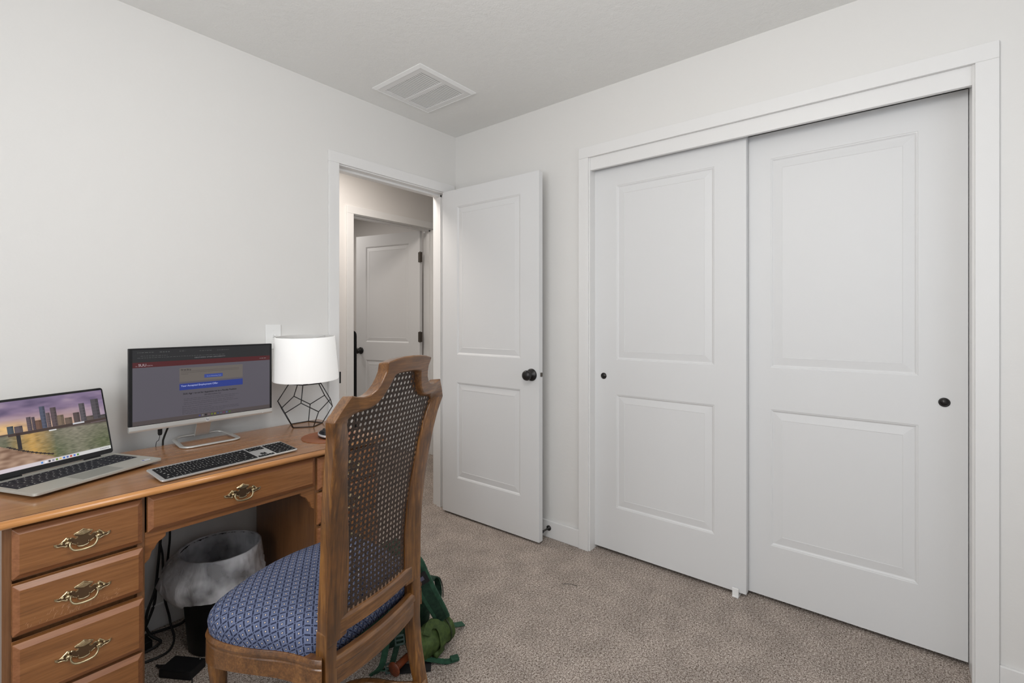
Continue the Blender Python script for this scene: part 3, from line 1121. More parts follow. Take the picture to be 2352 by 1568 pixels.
# ---------------------------------------------------------------- monitor
mon = thing('monitor', 'wide black and silver monitor showing a grey web page', 'monitor', (-1.5200, -0.130, TOP))
MZ0, MZ1 = 0.8195 - TOP, 1.1235 - TOP
MX = 0.2525
MF = -0.020
b = MB(); b.box((-MX, MF, MZ0), (MX, MF + 0.018, MZ1))
b.build('housing', M['black'], mon, bevel=0.002)
b = MB(); b.prism([(MF - 0.001, MZ0 - .0005), (MF - 0.003, MZ0 + 0.006), (MF - 0.002, MZ0 + 0.0205), (MF + 0.015, MZ0 + 0.0205), (MF + 0.015, MZ0 - .0005)], -MX - .0004, MX + .0004, 'x')
chin = b.build('chin', M['silver'], mon, bevel=0.0008)
b = MB()
b.T = Matrix.Translation((-0.001, MF - 0.0032, MZ0 + 0.0105))
ring = [(0.0075 * math.cos(a), 0.0, 0.0075 * math.sin(a)) for a in [2 * math.pi * j / 28 for j in range(28)]]
b.add(ring + [(x, -0.0005, z) for x, y, z in ring], [list(range(28, 56))] + [(i, (i + 1) % 28, 28 + (i + 1) % 28, 28 + i) for i in range(28)])
lg = b.build('badge', mat('badge_disc', (0.75, 0.76, 0.78), 0.3, 0.3), chin)
b = MB()
vs, fs = text_geo('hp', 0.0115, 0.0001)
b.T = Matrix.Translation((-0.001 - 0.0058, MF - 0.0039, MZ0 + 0.0080)) @ Matrix.Rotation(math.radians(90), 4, 'X') @ Matrix.Shear('XY', 4, (0.18, 0.0))
b.T = Matrix.Translation((-0.001 - 0.0062, MF - 0.0039, MZ0 + 0.0080)) @ Matrix.Rotation(math.radians(90), 4, 'X')
b.add([(x + y * 0.22, y, z) for x, y, z in vs], fs)
b.build('badge_letters', mat('badge_grey', (0.10, 0.10, 0.12), 0.4), chin, fix=False)
b = boxes(((0.210, MF - 0.0034, MZ0 + .005), (0.214, MF - 0.0024, MZ0 + .0065)))
b.build('power_light', mat('led', (0.9, 0.9, 0.95), 0.3), chin)

b = MB()
AX0, AX1, AZ0, AZ1 = -0.2420, 0.2430, MZ0 + 0.0225, MZ1 - 0.006


def mrect(u0, u1, v0, v1, c, d=0.0):
    b.col = srgb(*c)
    X = lambda u: AX0 + u * (AX1 - AX0)
    Z = lambda v: AZ0 + v * (AZ1 - AZ0)
    y = MF - 0.0004 - d
    b.add([(X(u0), y, Z(v0)), (X(u1), y, Z(v0)), (X(u1), y, Z(v1)), (X(u0), y, Z(v1))], [(0, 1, 2, 3)])


def mtext(s, u, v, size, c, d=0.0006, bold=0.0, sx=1.0):
    vs, fs = text_geo(s, size, bold)
    b.col = srgb(*c)
    T = b.T
    b.T = Matrix.Translation((AX0 + u * (AX1 - AX0), MF - 0.0004 - d, AZ0 + v * (AZ1 - AZ0))) @ Matrix.Rotation(math.radians(90), 4, 'X')
    b.add([(x * sx, y, z) for x, y, z in vs], fs)
    b.T = T


mrect(0, 1, 0, 1, (94, 90, 99))
mrect(0, 1, 0.83, 1, (40, 40, 42), .0002)
mrect(0, 1, 0.765, 0.835, (82, 30, 34), .0003)
mrect(0, 1, 0, 0.056, (84, 76, 76), .0002)
mrect(0.30, 0.77, 0.53, 0.725, (110, 103, 98), .0002)
mrect(0.30, 0.77, 0.415, 0.505, (44, 62, 140), .0003)
mrect(0.475, 0.612, 0.565, 0.615, (58, 76, 150), .0004)
mtext('SUU', 0.035, 0.782, 0.0130, (190, 176, 182), bold=0.00005)
mtext('my', 0.017, 0.782, 0.0050, (180, 160, 166))
mtext('PORTAL', 0.088, 0.782, 0.0050, (180, 160, 166))
mtext('S O U T H E R N   U T A H   U N I V E R S I T Y', 0.405, 0.858, 0.0054, (168, 166, 170))
mtext('Next Step', 0.310, 0.690, 0.0082, (34, 28, 28), bold=0.00022)
mtext('Go to Onboarding Tasks', 0.492, 0.580, 0.0052, (160, 170, 215))
mtext('Your Accepted Employment Offer', 0.310, 0.462, 0.0092, (172, 182, 226), bold=0.00018)
mtext('SUU Agreement for Appointment to a Faculty Position', 0.325, 0.350, 0.0086, (24, 22, 28), bold=0.00025)
mtext('2021-2022 Academic Year', 0.475, 0.315, 0.0056, (40, 38, 44), bold=0.0001)
rnd = random.Random(3)
for i, v in enumerate([0.675, 0.655, 0.635]):
    mrect(0.31, 0.31 + (0.43 if i < 2 else 0.05), v, v + 0.0035, (72, 66, 64), .0005)
for i, (v, l) in enumerate([(0.285, 0.41), (0.262, 0.38), (0.232, 0.37), (0.208, 0.41), (0.178, 0.33), (0.148, 0.20), (0.122, 0.41), (0.100, 0.42), (0.078, 0.30)]):
    u = 0.325
    if i >= 4:
        mrect(u - 0.004, u + 0.001, v - .001, v + 0.006, (40, 38, 44), .0005)
    while u < 0.325 + l:
        wv = rnd.uniform(0.012, 0.04)
        mrect(u + .004, min(u + wv, 0.325 + l), v, v + 0.0042, (60, 57, 64), .0005)
        u += wv
for v, u0, u1, c in [(0.962, 0.03, 0.13, 96), (0.962, 0.17, 0.24, 110), (0.962, 0.30, 0.34, 96), (0.955, 0.44, 0.53, 92), (0.955, 0.57, 0.66, 92), (0.915, 0.05, 0.22, 84), (0.89, 0.03, 0.63, 84),
                     (0.795, 0.912, 0.965, 150)]:
    u = u0
    while u < u1:
        wv = rnd.uniform(0.006, 0.02)
        mrect(u, min(u + wv, u1), v, v + 0.006, (c, c, c), .0005)
        u += wv + 0.006
for i, c in enumerate([(70, 70, 130), (120, 118, 122), (30, 30, 32), (110, 90, 96), (96, 120, 40), (130, 128, 50), (64, 76, 120), (80, 90, 110), (100, 56, 90), (70, 96, 130), (80, 110, 40)]):
    mrect(0.435 + i * 0.0225, 0.447 + i * 0.0225, 0.016, 0.040, c, .0005)
b.col = None
b.build('display', M['screen_dim'], mon, fix=False)
# stand: open rounded loop with a raised back bar, and a leaning neck
b = MB(); b.sm = True
lp = []
for x, y in rrect(-0.0985, 0.0990, -0.083, 0.080, 0.030, 6):
    t_ = max(0, (y + 0.02) / 0.10)
    lp.append((x * (1 - 0.10 * max(0, y / 0.08)), y, 0.0045 + 0.012 * t_ * t_))
b.tube(lp, 0.0085, 10, closed=True, flat=0.5)
b.build('stand_loop', M['silver'], mon)
b = MB()
b.prism([(0.066, 0.012), (0.074, 0.012), (0.020, 0.150), (0.004, 0.150)], -0.030 + .012, 0.022 + .012, 'x')
b.build('neck', M['silver'], mon, bevel=0.001)
b = MB(); b.sm = True
b.tube(smoothpath([(-0.110, 0.012, 0.120), (-0.117, 0.025, 0.085), (-0.128, 0.050, 0.030), (-0.130, 0.056, 0.004), (-0.130, 0.066, -0.10), (-0.131, 0.070, -0.30)]), 0.0035, 8)
cord = tag(b.build('black_cable', M['rubber']), 'thick black cable curving down behind the monitor past the desk edge', 'cable', None)
cord.location = mon.location
t = thing('video_cable', 'thin cable with a black plug hanging below the monitor', 'cable', (-1.6705, -0.118, TOP))
b = MB(); b.lathe([(0.0045, 0.0795), (0.0075, 0.0755), (0.0075, 0.0560), (0.0055, 0.0500), (0.001, 0.050)], 12, 0, 0); b.build('plug', M['black'], t)
b = MB(); b.sm = True
b.tube(smoothpath([(0, 0, 0.053), (-0.001, 0.010, 0.030), (-0.002, 0.040, 0.012), (-0.002, 0.0465, -0.05), (-0.002, 0.050, -0.30)]), 0.0011, 6)
b.build('wire', M['wire'], t)

# ---------------------------------------------------------------- keyboard
kb = thing('keyboard', 'slim silver full-size keyboard with black keys in front of the monitor', 'keyboard', (-1.7910, -0.6000, TOP), math.radians(4.3))
KW, KD = 0.434, 0.128
KT = Matrix.Rotation(math.radians(5.0), 4, 'X') @ Matrix.Translation((0, 0.001, 0.0015))
b = MB(); b.T = KT
kol = rrect(0, KW, 0, KD, 0.010)
kol2 = rrect(0.004, KW - .004, 0.004, KD - .004, 0.008)
b.rings([[(x, y, 0.000) for x, y in kol2], [(x, y, 0.003) for x, y in kol], [(x, y, 0.0065) for x, y in kol]])
b.build('case', M['silver'], kb, bevel=0.0008)
boxes(((0.02, 0.10, 0), (0.05, 0.118, 0.010))).build('riser', M['rubber'], kb)
boxes(((KW - 0.05, 0.10, 0), (KW - .02, 0.118, 0.010))).build('riser', M['rubber'], kb)
keys = []
U_ = 0.0186
def add_row(x, y, ws, h=1.0):
    for w_ in ws:
        if w_ > 0:
            keys.append((x, y, w_, h))
        x += abs(w_) * U_


y_ = KD - 0.0125
XM = 0.0125
r0h = 0.66
add_row(XM, y_ - U_ * r0h, [1.15] * 13, r0h)
yy = y_ - U_ * r0h
ws = [[1] * 13 + [2], [1.5] + [1] * 12 + [1.5], [1.8] + [1] * 11 + [2.2], [2.3] + [1] * 10 + [2.7], [1.4, 1.2, 1.2, 6.2, 1.2, 1.2, 1.2, 1.4]]
for r in range(5):
    yy -= U_
    add_row(XM, yy, ws[r])
XN = XM + 15.25 * U_
add_row(XN, y_ - U_ * r0h, [1, 1, 1], r0h)
add_row(XN, y_ - U_ * (r0h + 1), [1, 1, 1])
add_row(XN + U_, y_ - U_ * (r0h + 4) , [1])
add_row(XN, y_ - U_ * (r0h + 5), [1, 1, 1], 0.7)
XP = XN + 3.3 * U_
add_row(XP, y_ - U_ * r0h, [1, 1, 1, 1], r0h)
for r in range(5):
    add_row(XP, y_ - U_ * (r0h + 1 + r), [1, 1, 1, 1] if r < 4 else [2, 1, 1])
kk = {}
random.seed(4)
extra = MB(); extra.T = KT


def key_geo(q, w_, h):
    W_, H_ = w_ * U_ - 0.0021, h * U_ - 0.0021
    i = 0.0008
    q.rings([[(0, 0, 0), (W_, 0, 0), (W_, H_, 0), (0, H_, 0)], [(i, i, 0.0018), (W_ - i, i, 0.0018), (W_ - i, H_ - i, 0.0018), (i, H_ - i, 0.0018)]], cap0=False)
    q.mi = 1
    if w_ < 3:
        lw = 0.0030 if w_ < 1.4 else 0.0055
        cx = W_ * 0.42
        q.add([(cx - lw / 2, H_ * .42, 0.00188), (cx + lw / 2, H_ * .42, 0.00188), (cx + lw / 2, H_ * .42 + .0024, 0.00188), (cx - lw / 2, H_ * .42 + .0024, 0.00188)], [(0, 1, 2, 3)])
    q.mi = 0


for n_, (x, y, w_, h) in enumerate(keys):
    if n_ >= 100:
        T0 = extra.T
        extra.T = KT @ Matrix.Translation((x, y, 0.0066))
        key_geo(extra, w_, h)
        extra.T = T0
        continue
    if (w_, h) not in kk:
        q = MB(); key_geo(q, w_, h)
        kk[(w_, h)] = o = q.build('key', [M['key'], M['legend']], kb)
    else:
        o = kk[(w_, h)].copy(); COL.objects.link(o); o.parent = kb
    o.matrix_basis = KT @ Matrix.Translation((x, y, 0.0066))
if extra.v:
    o = extra.build('keys', [M['key'], M['legend']], kb)
    o['kind'] = 'stuff'

# ---------------------------------------------------------------- mouse pad and mouse
b = MB(); b.sm = False
b.T = Matrix.Translation((-1.168, -0.452, TOP))
b.lathe([(0.108, 0.0), (0.109, 0.001), (0.108, 0.0024), (0.001, 0.0024)], 64)
tag(b.build('mouse_pad', M['leather']), 'round tan leather mouse pad at the right end of the desk', 'mouse pad')
ms = thing('mouse', 'black and silver mouse on the round leather pad', 'mouse', (-1.184, -0.474, TOP + 0.0024), math.radians(12))
b = MB(); b.sm = True
R = []
for k in range(13):
    t_ = k / 12
    ph = math.pi * t_
    R.append([(-0.033 * math.cos(ph) * 1.0 if False else 0.030 * math.sin(a) * 1.0, 0.052 * math.cos(a) * 1.0, 0) for a in [0]])
rings_ = []
for s_, z in ((0.86, 0.0), (1.0, 0.006), (1.0, 0.011), (0.95, 0.019), (0.82, 0.027), (0.6, 0.032), (0.3, 0.0345), (0.05, 0.035)):
    rings_.append([(0.031 * s_ * math.cos(a) * (1 - 0.12 * math.sin(a) ** 2), 0.053 * s_ * math.sin(a) - 0.004 * (1 - s_), z) for a in [2 * math.pi * i / 36 for i in range(36)]])
b.rings(rings_)
b.build('shell', mat('gloss_black', (0.012, 0.012, 0.014), 0.12), ms)
b = MB(); b.sm = True
rs = []
for s_, z in ((1.012, 0.0085), (1.02, 0.012), (1.006, 0.0165), (0.93, 0.0165)):
    rs.append([(0.031 * s_ * math.cos(a) * (1 - 0.12 * math.sin(a) ** 2), 0.053 * s_ * math.sin(a), z + 0.003 * math.sin(a)) for a in [2 * math.pi * i / 36 for i in range(36)]])
b.rings(rs, cap0=False, cap1=False)
b.build('trim_band', mat('satin_silver', (0.78, 0.78, 0.80), 0.2, 0.6), ms)
b = MB(); b.sm = True; b.lathe([(0.0065, -0.003), (0.0075, 0), (0.0065, 0.003)], 16, 0.026, 0.029, axis='x'); b.build('wheel', M['rubber'], ms)

# ---------------------------------------------------------------- table lamp
lamp = thing('table_lamp', 'table lamp with a white drum shade on a black geometric wire base', 'lamp', (-1.1155, -0.1565, TOP))
A = 0.0858
phi = (1 + 5 ** 0.5) / 2
Rp = A / (2 * math.sin(math.pi / 5))
Rm = Rp * phi
hh = [0.0, 0.0, 0.0, 0.0]
z1_ = A * math.sqrt(1 - ((Rm - Rp) / A) ** 2)
ztot = 2.2270 * A
rot0 = math.radians(53)
levels = [(Rp, 0.0, 0), (Rm, z1_, 0), (Rm, ztot - z1_, 36), (Rp, ztot, 36)]
V = [[(r * math.cos(rot0 + math.radians(o_ + 72 * i)), r * math.sin(rot0 + math.radians(o_ + 72 * i)), z + 0.0022) for i in range(5)] for r, z, o_ in levels]
b = MB(); b.sm = True
E_ = []
for i in range(5):
    E_ += [(V[0][i], V[0][(i + 1) % 5]), (V[3][i], V[3][(i + 1) % 5]), (V[0][i], V[1][i]), (V[3][i], V[2][i]), (V[1][i], V[2][i]), (V[1][(i + 1) % 5], V[2][i])]
for p, q in E_:
    b.tube([p, q], 0.0021, 8)
for lv in V:
    for p in lv:
        b.T = Matrix.Translation(p)
        b.lathe([(0.0004, -0.0024), (0.0020, -0.0014), (0.0024, 0), (0.0020, 0.0014), (0.0004, 0.0024)], 8)
b.T = None
b.build('wire_base', M['wire'], lamp)
b = MB(); b.sm = True
zt = ztot + 0.002
b.tube([V[3][0], (0, 0, zt)], 0.0018, 8); b.tube([V[3][2], (0, 0, zt)], 0.0018, 8); b.tube([V[3][3], (0, 0, zt)], 0.0018, 8)
b.lathe([(0.008, zt - 0.008), (0.009, zt - 0.004), (0.009, zt + 0.004), (0.014, zt + .008), (0.014, zt + 0.04), (0.001, zt + 0.04)], 16)
b.build('socket', M['wire'], lamp)
b = MB(); b.sm = True
b.lathe([(0.012, zt + .04), (0.016, zt + .055), (0.028, zt + .085), (0.030, zt + .10), (0.022, zt + .122), (0.001, zt + .13)], 20)
def bulb_build(nt, b):
    tr = nt.nodes.new('ShaderNodeBsdfTranslucent')
    tp = nt.nodes.new('ShaderNodeBsdfTransparent')
    mx = nt.nodes.new('ShaderNodeMixShader')
    mx.inputs[0].default_value = 0.7
    nt.links.new(tr.outputs[0], mx.inputs[1])
    nt.links.new(tp.outputs[0], mx.inputs[2])
    nt.links.new(mx.outputs[0], nt.nodes['Material Output'].inputs['Surface'])


b.build('bulb', mat('frosted_bulb', (0.9, 0.9, 0.88), 0.3, build=bulb_build), lamp)
b = MB(); b.sm = True
RAX = Vector((math.sin(math.radians(YAW)), -math.cos(math.radians(YAW)), 0))
TILT_S = Matrix.Translation((0, 0, 0.31)) @ Matrix.Rotation(math.radians(2.6), 4, RAX) @ Matrix.Translation((0, 0, -0.31))
b.T = TILT_S
zb, zh = 0.952 - TOP, 1.151 - TOP
r0_, r1_ = 0.1425, 0.128
n = 72
def circ(r, z):
    return [(r * math.cos(2 * math.pi * i / n), r * math.sin(2 * math.pi * i / n), z) for i in range(n)]
b.rings([circ(r0_, zb), circ(r0_ + .0006, zb + .004), circ(r1_ + .0006, zh - .004), circ(r1_, zh), circ(r1_ - .002, zh)], cap0=False, cap1=False)
b.mi = 1
b.rings([circ(r1_ - .002, zh), circ(r0_ - .002, zb), circ(r0_, zb)], cap0=False, cap1=False)
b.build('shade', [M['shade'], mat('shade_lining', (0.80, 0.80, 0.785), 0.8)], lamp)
b = MB(); b.T = TILT_S
sa = math.radians(-128)
b.ribbon([(math.cos(sa) * (r0_ + .0008), math.sin(sa) * (r0_ + .0008), zb + .001), (math.cos(sa) * (r1_ + .0008), math.sin(sa) * (r1_ + .0008), zh - .001)], 0.004, 0.0008, (-math.sin(sa), math.cos(sa), 0))
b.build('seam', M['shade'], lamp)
b = MB(); b.sm = True; b.T = TILT_S
for a in (0.3, 2.4, 4.5):
    b.tube([(0, 0, zh - .018), (math.cos(a) * (r1_ - .002), math.sin(a) * (r1_ - .002), zh - .004)], 0.0012, 6)
b.build('spider', M['plastic_w'], lamp)

# ---------------------------------------------------------------- dining chair
TH = math.radians(13.39)
chair = thing('dining_chair', 'tall brown wooden chair with woven cane back and blue patterned seat, at the desk', 'chair',
              (-1.427 - 0.010 * math.cos(TH), -1.178 - 0.010 * math.sin(TH), 0), TH)


def back_y(x, z, off=0.0):
    k = max(0.0, (z - 0.43) / 0.69)
    return -0.1 * k ** 2.3 - 0.014 * max(0.0, 1 - (x / 0.19) ** 2) + off


OUT = [(.190, .425), (.190, .50), (.1875, .58), (.188, .65), (.1925, .73), (.198, .81), (.204, .89), (.211, .945), (.223, .990), (.2055, 1.020), (.184, 1.0495),
       (.166, 1.044), (.146, 1.0405), (.126, 1.0435), (.110, 1.054), (.099, 1.068), (.0925, 1.084), (.089, 1.101), (.0925, 1.1225), (.062, 1.1295), (.031, 1.1330), (0, 1.134)]
INN = [(.118, .425), (.117, .50), (.113, .58), (.119, .67), (.127, .73), (.137, .80), (.149, .89), (.159, .945), (.170, .975), (.170, .988), (.158, .9965),
       (.144, 1.000), (.130, 1.002), (.112, 1.0045), (.093, 1.0125), (.077, 1.028), (.065, 1.048), (.056, 1.066), (.048, 1.0825), (.032, 1.086), (.016, 1.0868), (0, 1.087)]
MIDF = [.28] * 8 + [.34, .5, .66, .74, .8, .86, .88, .9, .9, .9, .9, .9, .9, .9]


def dens(L):
    out = []
    for i in range(len(L) - 1):
        for k in range(3):
            t_ = k / 3
            out.append(tuple(L[i][j] + (L[i + 1][j] - L[i][j]) * t_ for j in range(len(L[i]))))
    out.append(tuple(L[-1]))
    return out


KEYS = [(*o_, *i_, m_) for o_, i_, m_ in zip(OUT, INN, MIDF)]
HS = dens(KEYS)
ST = [(-a, b_, -c, d_, m_) for a, b_, c, d_, m_ in HS] + [h for h in HS[::-1][1:]]
secs = []
for (ox, oz, ix, iz, mf) in ST:
    mx_, mz_ = ox + (ix - ox) * mf, oz + (iz - oz) * mf
    c0 = 0.975
    sec = [(ox, back_y(ox, oz), oz), (mx_, back_y(mx_, mz_), mz_), (ix, back_y(ix, iz, 0.011), iz), (ix, back_y(ix, iz, 0.029), iz),
           (mx_, back_y(mx_, mz_, 0.037), mz_), (ox * c0, back_y(ox, oz, 0.037), oz - (0.004 if oz > 1.0 else 0))]
    secs.append(sec)
b = MB(); b.sm = True
b.rings(secs)
bf_ = b.build('back_frame', [M['chair_z'], M['chair_x']], chair, bevel=0.004, seg=3)
bf_.modifiers[0].harden_normals = True
for p_ in bf_.data.polygons:      # the crest rail is a cross-grain board jointed onto the uprights
    if p_.center.z > 0.985:
        p_.material_index = 1

# cane panel: one sheet with a regular grid of open holes
PIT = 0.0152
poly = [(-a[0], a[1]) for a in INN] + [(a[0], a[1]) for a in INN[::-1][1:]]
poly = [(x * 1.0, z) for x, z in poly]


def inside(x, z, grow=0.012):
    # point in the opening grown a little so that the sheet runs into its groove
    def pin(px, pz):
        c = False
        j = len(poly) - 1
        for i in range(len(poly)):
            xi, zi = poly[i]; xj, zj = poly[j]
            if ((zi > pz) != (zj > pz)) and (px < (xj - xi) * (pz - zi) / (zj - zi) + xi):
                c = not c
            j = i
        return c
    return any(pin(x + dx, z + dz) for dx, dz in ((0, 0), (grow, 0), (-grow, 0), (0, grow), (0, -grow)))


vmap, cv, cf = {}, [], []


def cvert(x, z, o):
    k_ = (round(x, 5), round(z, 5), o)
    if k_ not in vmap:
        vmap[k_] = len(cv)
        cv.append((x, back_y(x, z, 0.0185 + (0.0006 if o else -0.0006)), z))
    return vmap[k_]


NH = 12
for iz in range(0, 46):
    for ix in range(-13, 14):
        cx, cz = ix * PIT, 0.448 + iz * PIT
        if cz > 1.10 or not inside(cx, cz):
            continue
        # twelve rim points of the hole and twelve points round the cell edge
        h = [(cx + 0.0041 * math.cos(2 * math.pi * (i + .5) / NH), cz + 0.0046 * math.sin(2 * math.pi * (i + .5) / NH)) for i in range(NH)]
        e = []
        for i in range(NH):
            a = 2 * math.pi * (i + .5) / NH
            k_ = 0.5 * PIT / max(abs(math.cos(a)), abs(math.sin(a)))
            e.append((cx + k_ * math.cos(a), cz + k_ * math.sin(a)))
        cor = [(cx + sx * PIT / 2, cz + sz * PIT / 2) for sx, sz in ((1, 1), (-1, 1), (-1, -1), (1, -1))]
        for o_ in (0, 1):
            for i in range(NH):
                j = (i + 1) % NH
                f_ = [cvert(*h[i], o_), cvert(*h[j], o_), cvert(*e[j], o_)]
                if i in (1, 4, 7, 10):     # a cell corner falls between e[i] and e[j]
                    pass
                a0 = (i + .5) / NH * 360
                if a0 < 45 < a0 + 30: f_.append(cvert(*cor[0], o_))
                elif a0 < 135 < a0 + 30: f_.append(cvert(*cor[1], o_))
                elif a0 < 225 < a0 + 30: f_.append(cvert(*cor[2], o_))
                elif a0 < 315 < a0 + 30: f_.append(cvert(*cor[3], o_))
                f_.append(cvert(*e[i], o_))
                cf.append(f_ if o_ else f_[::-1])
        for i in range(NH):
            j = (i + 1) % NH
            cf.append([cvert(*h[i], 1), cvert(*h[i], 0), cvert(*h[j], 0), cvert(*h[j], 1)])
b = MB(); b.add(cv, cf)
b.build('cane_panel', M['cane'], chair, fix=False)


def bowed_rail(name, z0f, z1f, off0, off1, half, m, steps=14, molding=False):
    b = MB(); b.sm = False
    R_ = []
    for i in range(steps + 1):
        x = -half + 2 * half * i / steps
        u = (x / half) ** 2
        z0, z1 = z0f(u), z1f(u)
        yb = -0.014 * (1 - u)
        if molding:
            zm = z1 - 0.026
            R_.append([(x, yb + off0, z0), (x, yb + off0, zm - .002), (x, yb + off0 + .003, zm), (x, yb + off0 - .002, zm + .002), (x, yb + off0 - .001, z1 - .006), (x, yb + off0 + .006, z1),
                       (x, yb + off1, z1), (x, yb + off1, z0)])
        else:
            R_.append([(x, yb + off0, z0), (x, yb + off0, z1 - .006), (x, yb + off0 + .006, z1), (x, yb + off1, z1), (x, yb + off1, z0)])
    b.rings(R_)
    return b.build(name, m, chair, bevel=0.0015)


bowed_rail('lower_back_rail', lambda u: 0.436 + 0.006 * u, lambda u: 0.474 + 0.010 * u, 0.004, 0.030, 0.176, M['chair_x'])
bowed_rail('rear_seat_rail', lambda u: 0.312 + 0.008 * u, lambda u: 0.381 + 0.007 * u, 0.004, 0.028, 0.176, M['chair_x'], molding=True)

# rear legs run down from the back frame and sweep backwards
for s_ in (-1, 1):
    b = MB(); b.sm = True
    R_ = []
    for z, xo, w, y0, dp in ((0.462, .190, .042, .000, .036), (0.43, .190, .040, .000, .037), (0.415, .190, .0365, .000, .038), (0.36, .189, .036, 0.0, .040), (0.30, .188, .036, 0.0, .040), (0.22, .187, .035, -.008, .038),
                             (0.14, .188, .034, -.022, .036), (0.07, .190, .032, -.038, .033), (0.0, .193, .030, -.056, .030)):
        x1_, x0_ = xo, xo - w
        R_.append([(s_ * x0_, y0, z), (s_ * x1_, y0, z), (s_ * x1_, y0 + dp, z), (s_ * x0_, y0 + dp, z)])
    b.rings(R_)
    b.build('leg', M['chair_z'], chair, bevel=0.005, seg=3)

# seat frame (serpentine sides) and cushion
SEAT = [(.176, .004), (.199, .004), (.208, .03), (.213, .08), (.224, .13), (.241, .18), (.256, .235), (.264, .29), (.263, .335), (.250, .372), (.225, .395), (.19, .410), (.14, .424), (.08, .438), (0, .445)]
halfp = smoothpath([(x, y, 0) for x, y in SEAT[1:]], 4)
ring_h = [(p.x, p.y) for p in halfp]
full = [(x, y) for x, y in ring_h] + [(-x, y) for x, y in ring_h[::-1][1:]]
C0 = (0.0, 0.21)


def scl(pts, s_, d=0.0):
    out = []
    n_ = len(pts)
    for i, (x, y) in enumerate(pts):
        px, py = pts[i - 1] if i else pts[0]
        qx, qy = pts[(i + 1) % n_]
        out.append((C0[0] + (x - C0[0]) * s_, C0[1] + (y - C0[1]) * s_))
    return out


b = MB(); b.sm = False
n_ = len(full)
def zlow(x, y):
    t_ = min(1, max(0, (y - 0.02) / 0.40))
    return 0.330 + 0.016 * math.sin(math.pi * t_) - 0.010 * t_


outer = full
prof = [(0.990, 0.404, 1), (1.0, 0.398, 1), (1.006, 0.394, 1), (1.0, 0.388, 1), (0.992, 0.384, 1), (1.0, 0.380, 1), (1.004, None, 0), (0.90, None, 0), (0.90, 0.404, 1)]
rg = []
for s_, z, fl in prof:
    rg.append([(x, y, z if fl else zlow(x, y)) for x, y in scl(outer, s_)])
vs = [p for r in rg for p in r]
fs = []
for k in range(len(rg)):
    k2 = (k + 1) % len(rg)
    for i in range(n_ - 1):
        fs.append((k * n_ + i, k * n_ + i + 1, k2 * n_ + i + 1, k2 * n_ + i))
fs.append([k * n_ for k in range(len(rg))]); fs.append([k * n_ + n_ - 1 for k in range(len(rg))][::-1])
b.add(vs, fs)
b.build('seat_frame', M['chair_x'], chair, bevel=0.0012)

cush = [(x, y) for x, y in scl(full, 0.985)]
cush = [(x * (0.80 if y < 0.045 else 1.0), max(y, 0.040)) for x, y in cush]
cushc = [(-0.176 + 0.352 * i / 10, 0.033) for i in range(0, 11)]
loop = [p for p in cush if p[1] > 0.0405]
loop = loop + cushc
b = MB(); b.sm = True
C0 = (0.0, 0.22)
rg = []
for s_, z in ((0.985, 0.366), (0.99, 0.400), (1.0, 0.416), (1.004, 0.430), (0.99, 0.445), (0.955, 0.458), (0.90, 0.467), (0.82, 0.474), (0.68, 0.480), (0.5, 0.4845), (0.3, 0.487), (0.12, 0.4882)):
    rg.append([(x, y, z - (0.004 if y > 0.35 else 0) * (1 - s_)) for x, y in scl(loop, s_)])
b.rings(rg)
cu_ = b.build('seat_cushion', M['fabric'], chair, fix=False)
# cloth coordinates: measured along the surface from the crown outwards
nl = len(loop)
uvs = [None] * (nl * len(rg))
for i in range(nl):
    acc, prev_ = 0.0, Vector((C0[0], C0[1], 0.4885))
    for k in range(len(rg) - 1, -1, -1):
        p_ = Vector(rg[k][i])
        acc += (p_ - prev_).length
        prev_ = p_
        d_ = Vector((p_.x - C0[0], p_.y - C0[1]))
        d_.normalize()
        uvs[k * nl + i] = (C0[0] + d_.x * acc, C0[1] + d_.y * acc)
ul = cu_.data.uv_layers.new(name='UVMap')
for lp_ in cu_.data.loops:
    ul.data[lp_.index].uv = uvs[lp_.vertex_index]

# front cabriole legs
for s_ in (-1, 1):
    b = MB(); b.sm = True
    R_ = []
    for z, cx, cy, w in ((0.385, .226, .348, .040), (0.345, .230, .350, .044), (0.325, .231, .352, .048), (0.30, .230, .353, .046), (0.25, .226, .352, .039), (0.18, .224, .350, .031),
                         (0.10, .220, .348, .024), (0.05, .226, .356, .025), (0.02, .234, .366, .034), (0.0, .236, .368, .036)):
        h_ = w / 2
        c_ = h_ * 0.45
        oc = [(-h_, -c_), (-c_, -h_), (c_, -h_), (h_, -c_), (h_, c_), (c_, h_), (-c_, h_), (-h_, c_)]
        R_.append([(s_ * cx + a, cy + d_, z) for a, d_ in oc])
    b.rings(R_)
    b.build('leg', M['chair_z'], chair, sub=1)
# curved stretchers under the seat
for nm, pts in (('stretcher', [(-.172, -.032), (-.148, .0), (-.122, .05), (-.104, .12), (-.066, .172), (0.0, .192), (.066, .172), (.104, .12), (.122, .05), (.148, .0), (.172, -.032)]),
                ('stretcher', [(-.218, .345), (-.17, .325), (-.12, .300), (-.085, .255), (-.05, .216), (0.0, .205), (.05, .216), (.085, .255), (.12, .300), (.17, .325), (.218, .345)])):
    b = MB(); b.sm = True
    b.tube(smoothpath([(x, y, 0.110) for x, y in pts], 4), 0.013, 10, flat=0.8)
    b.build(nm, M['chair_x'], chair)

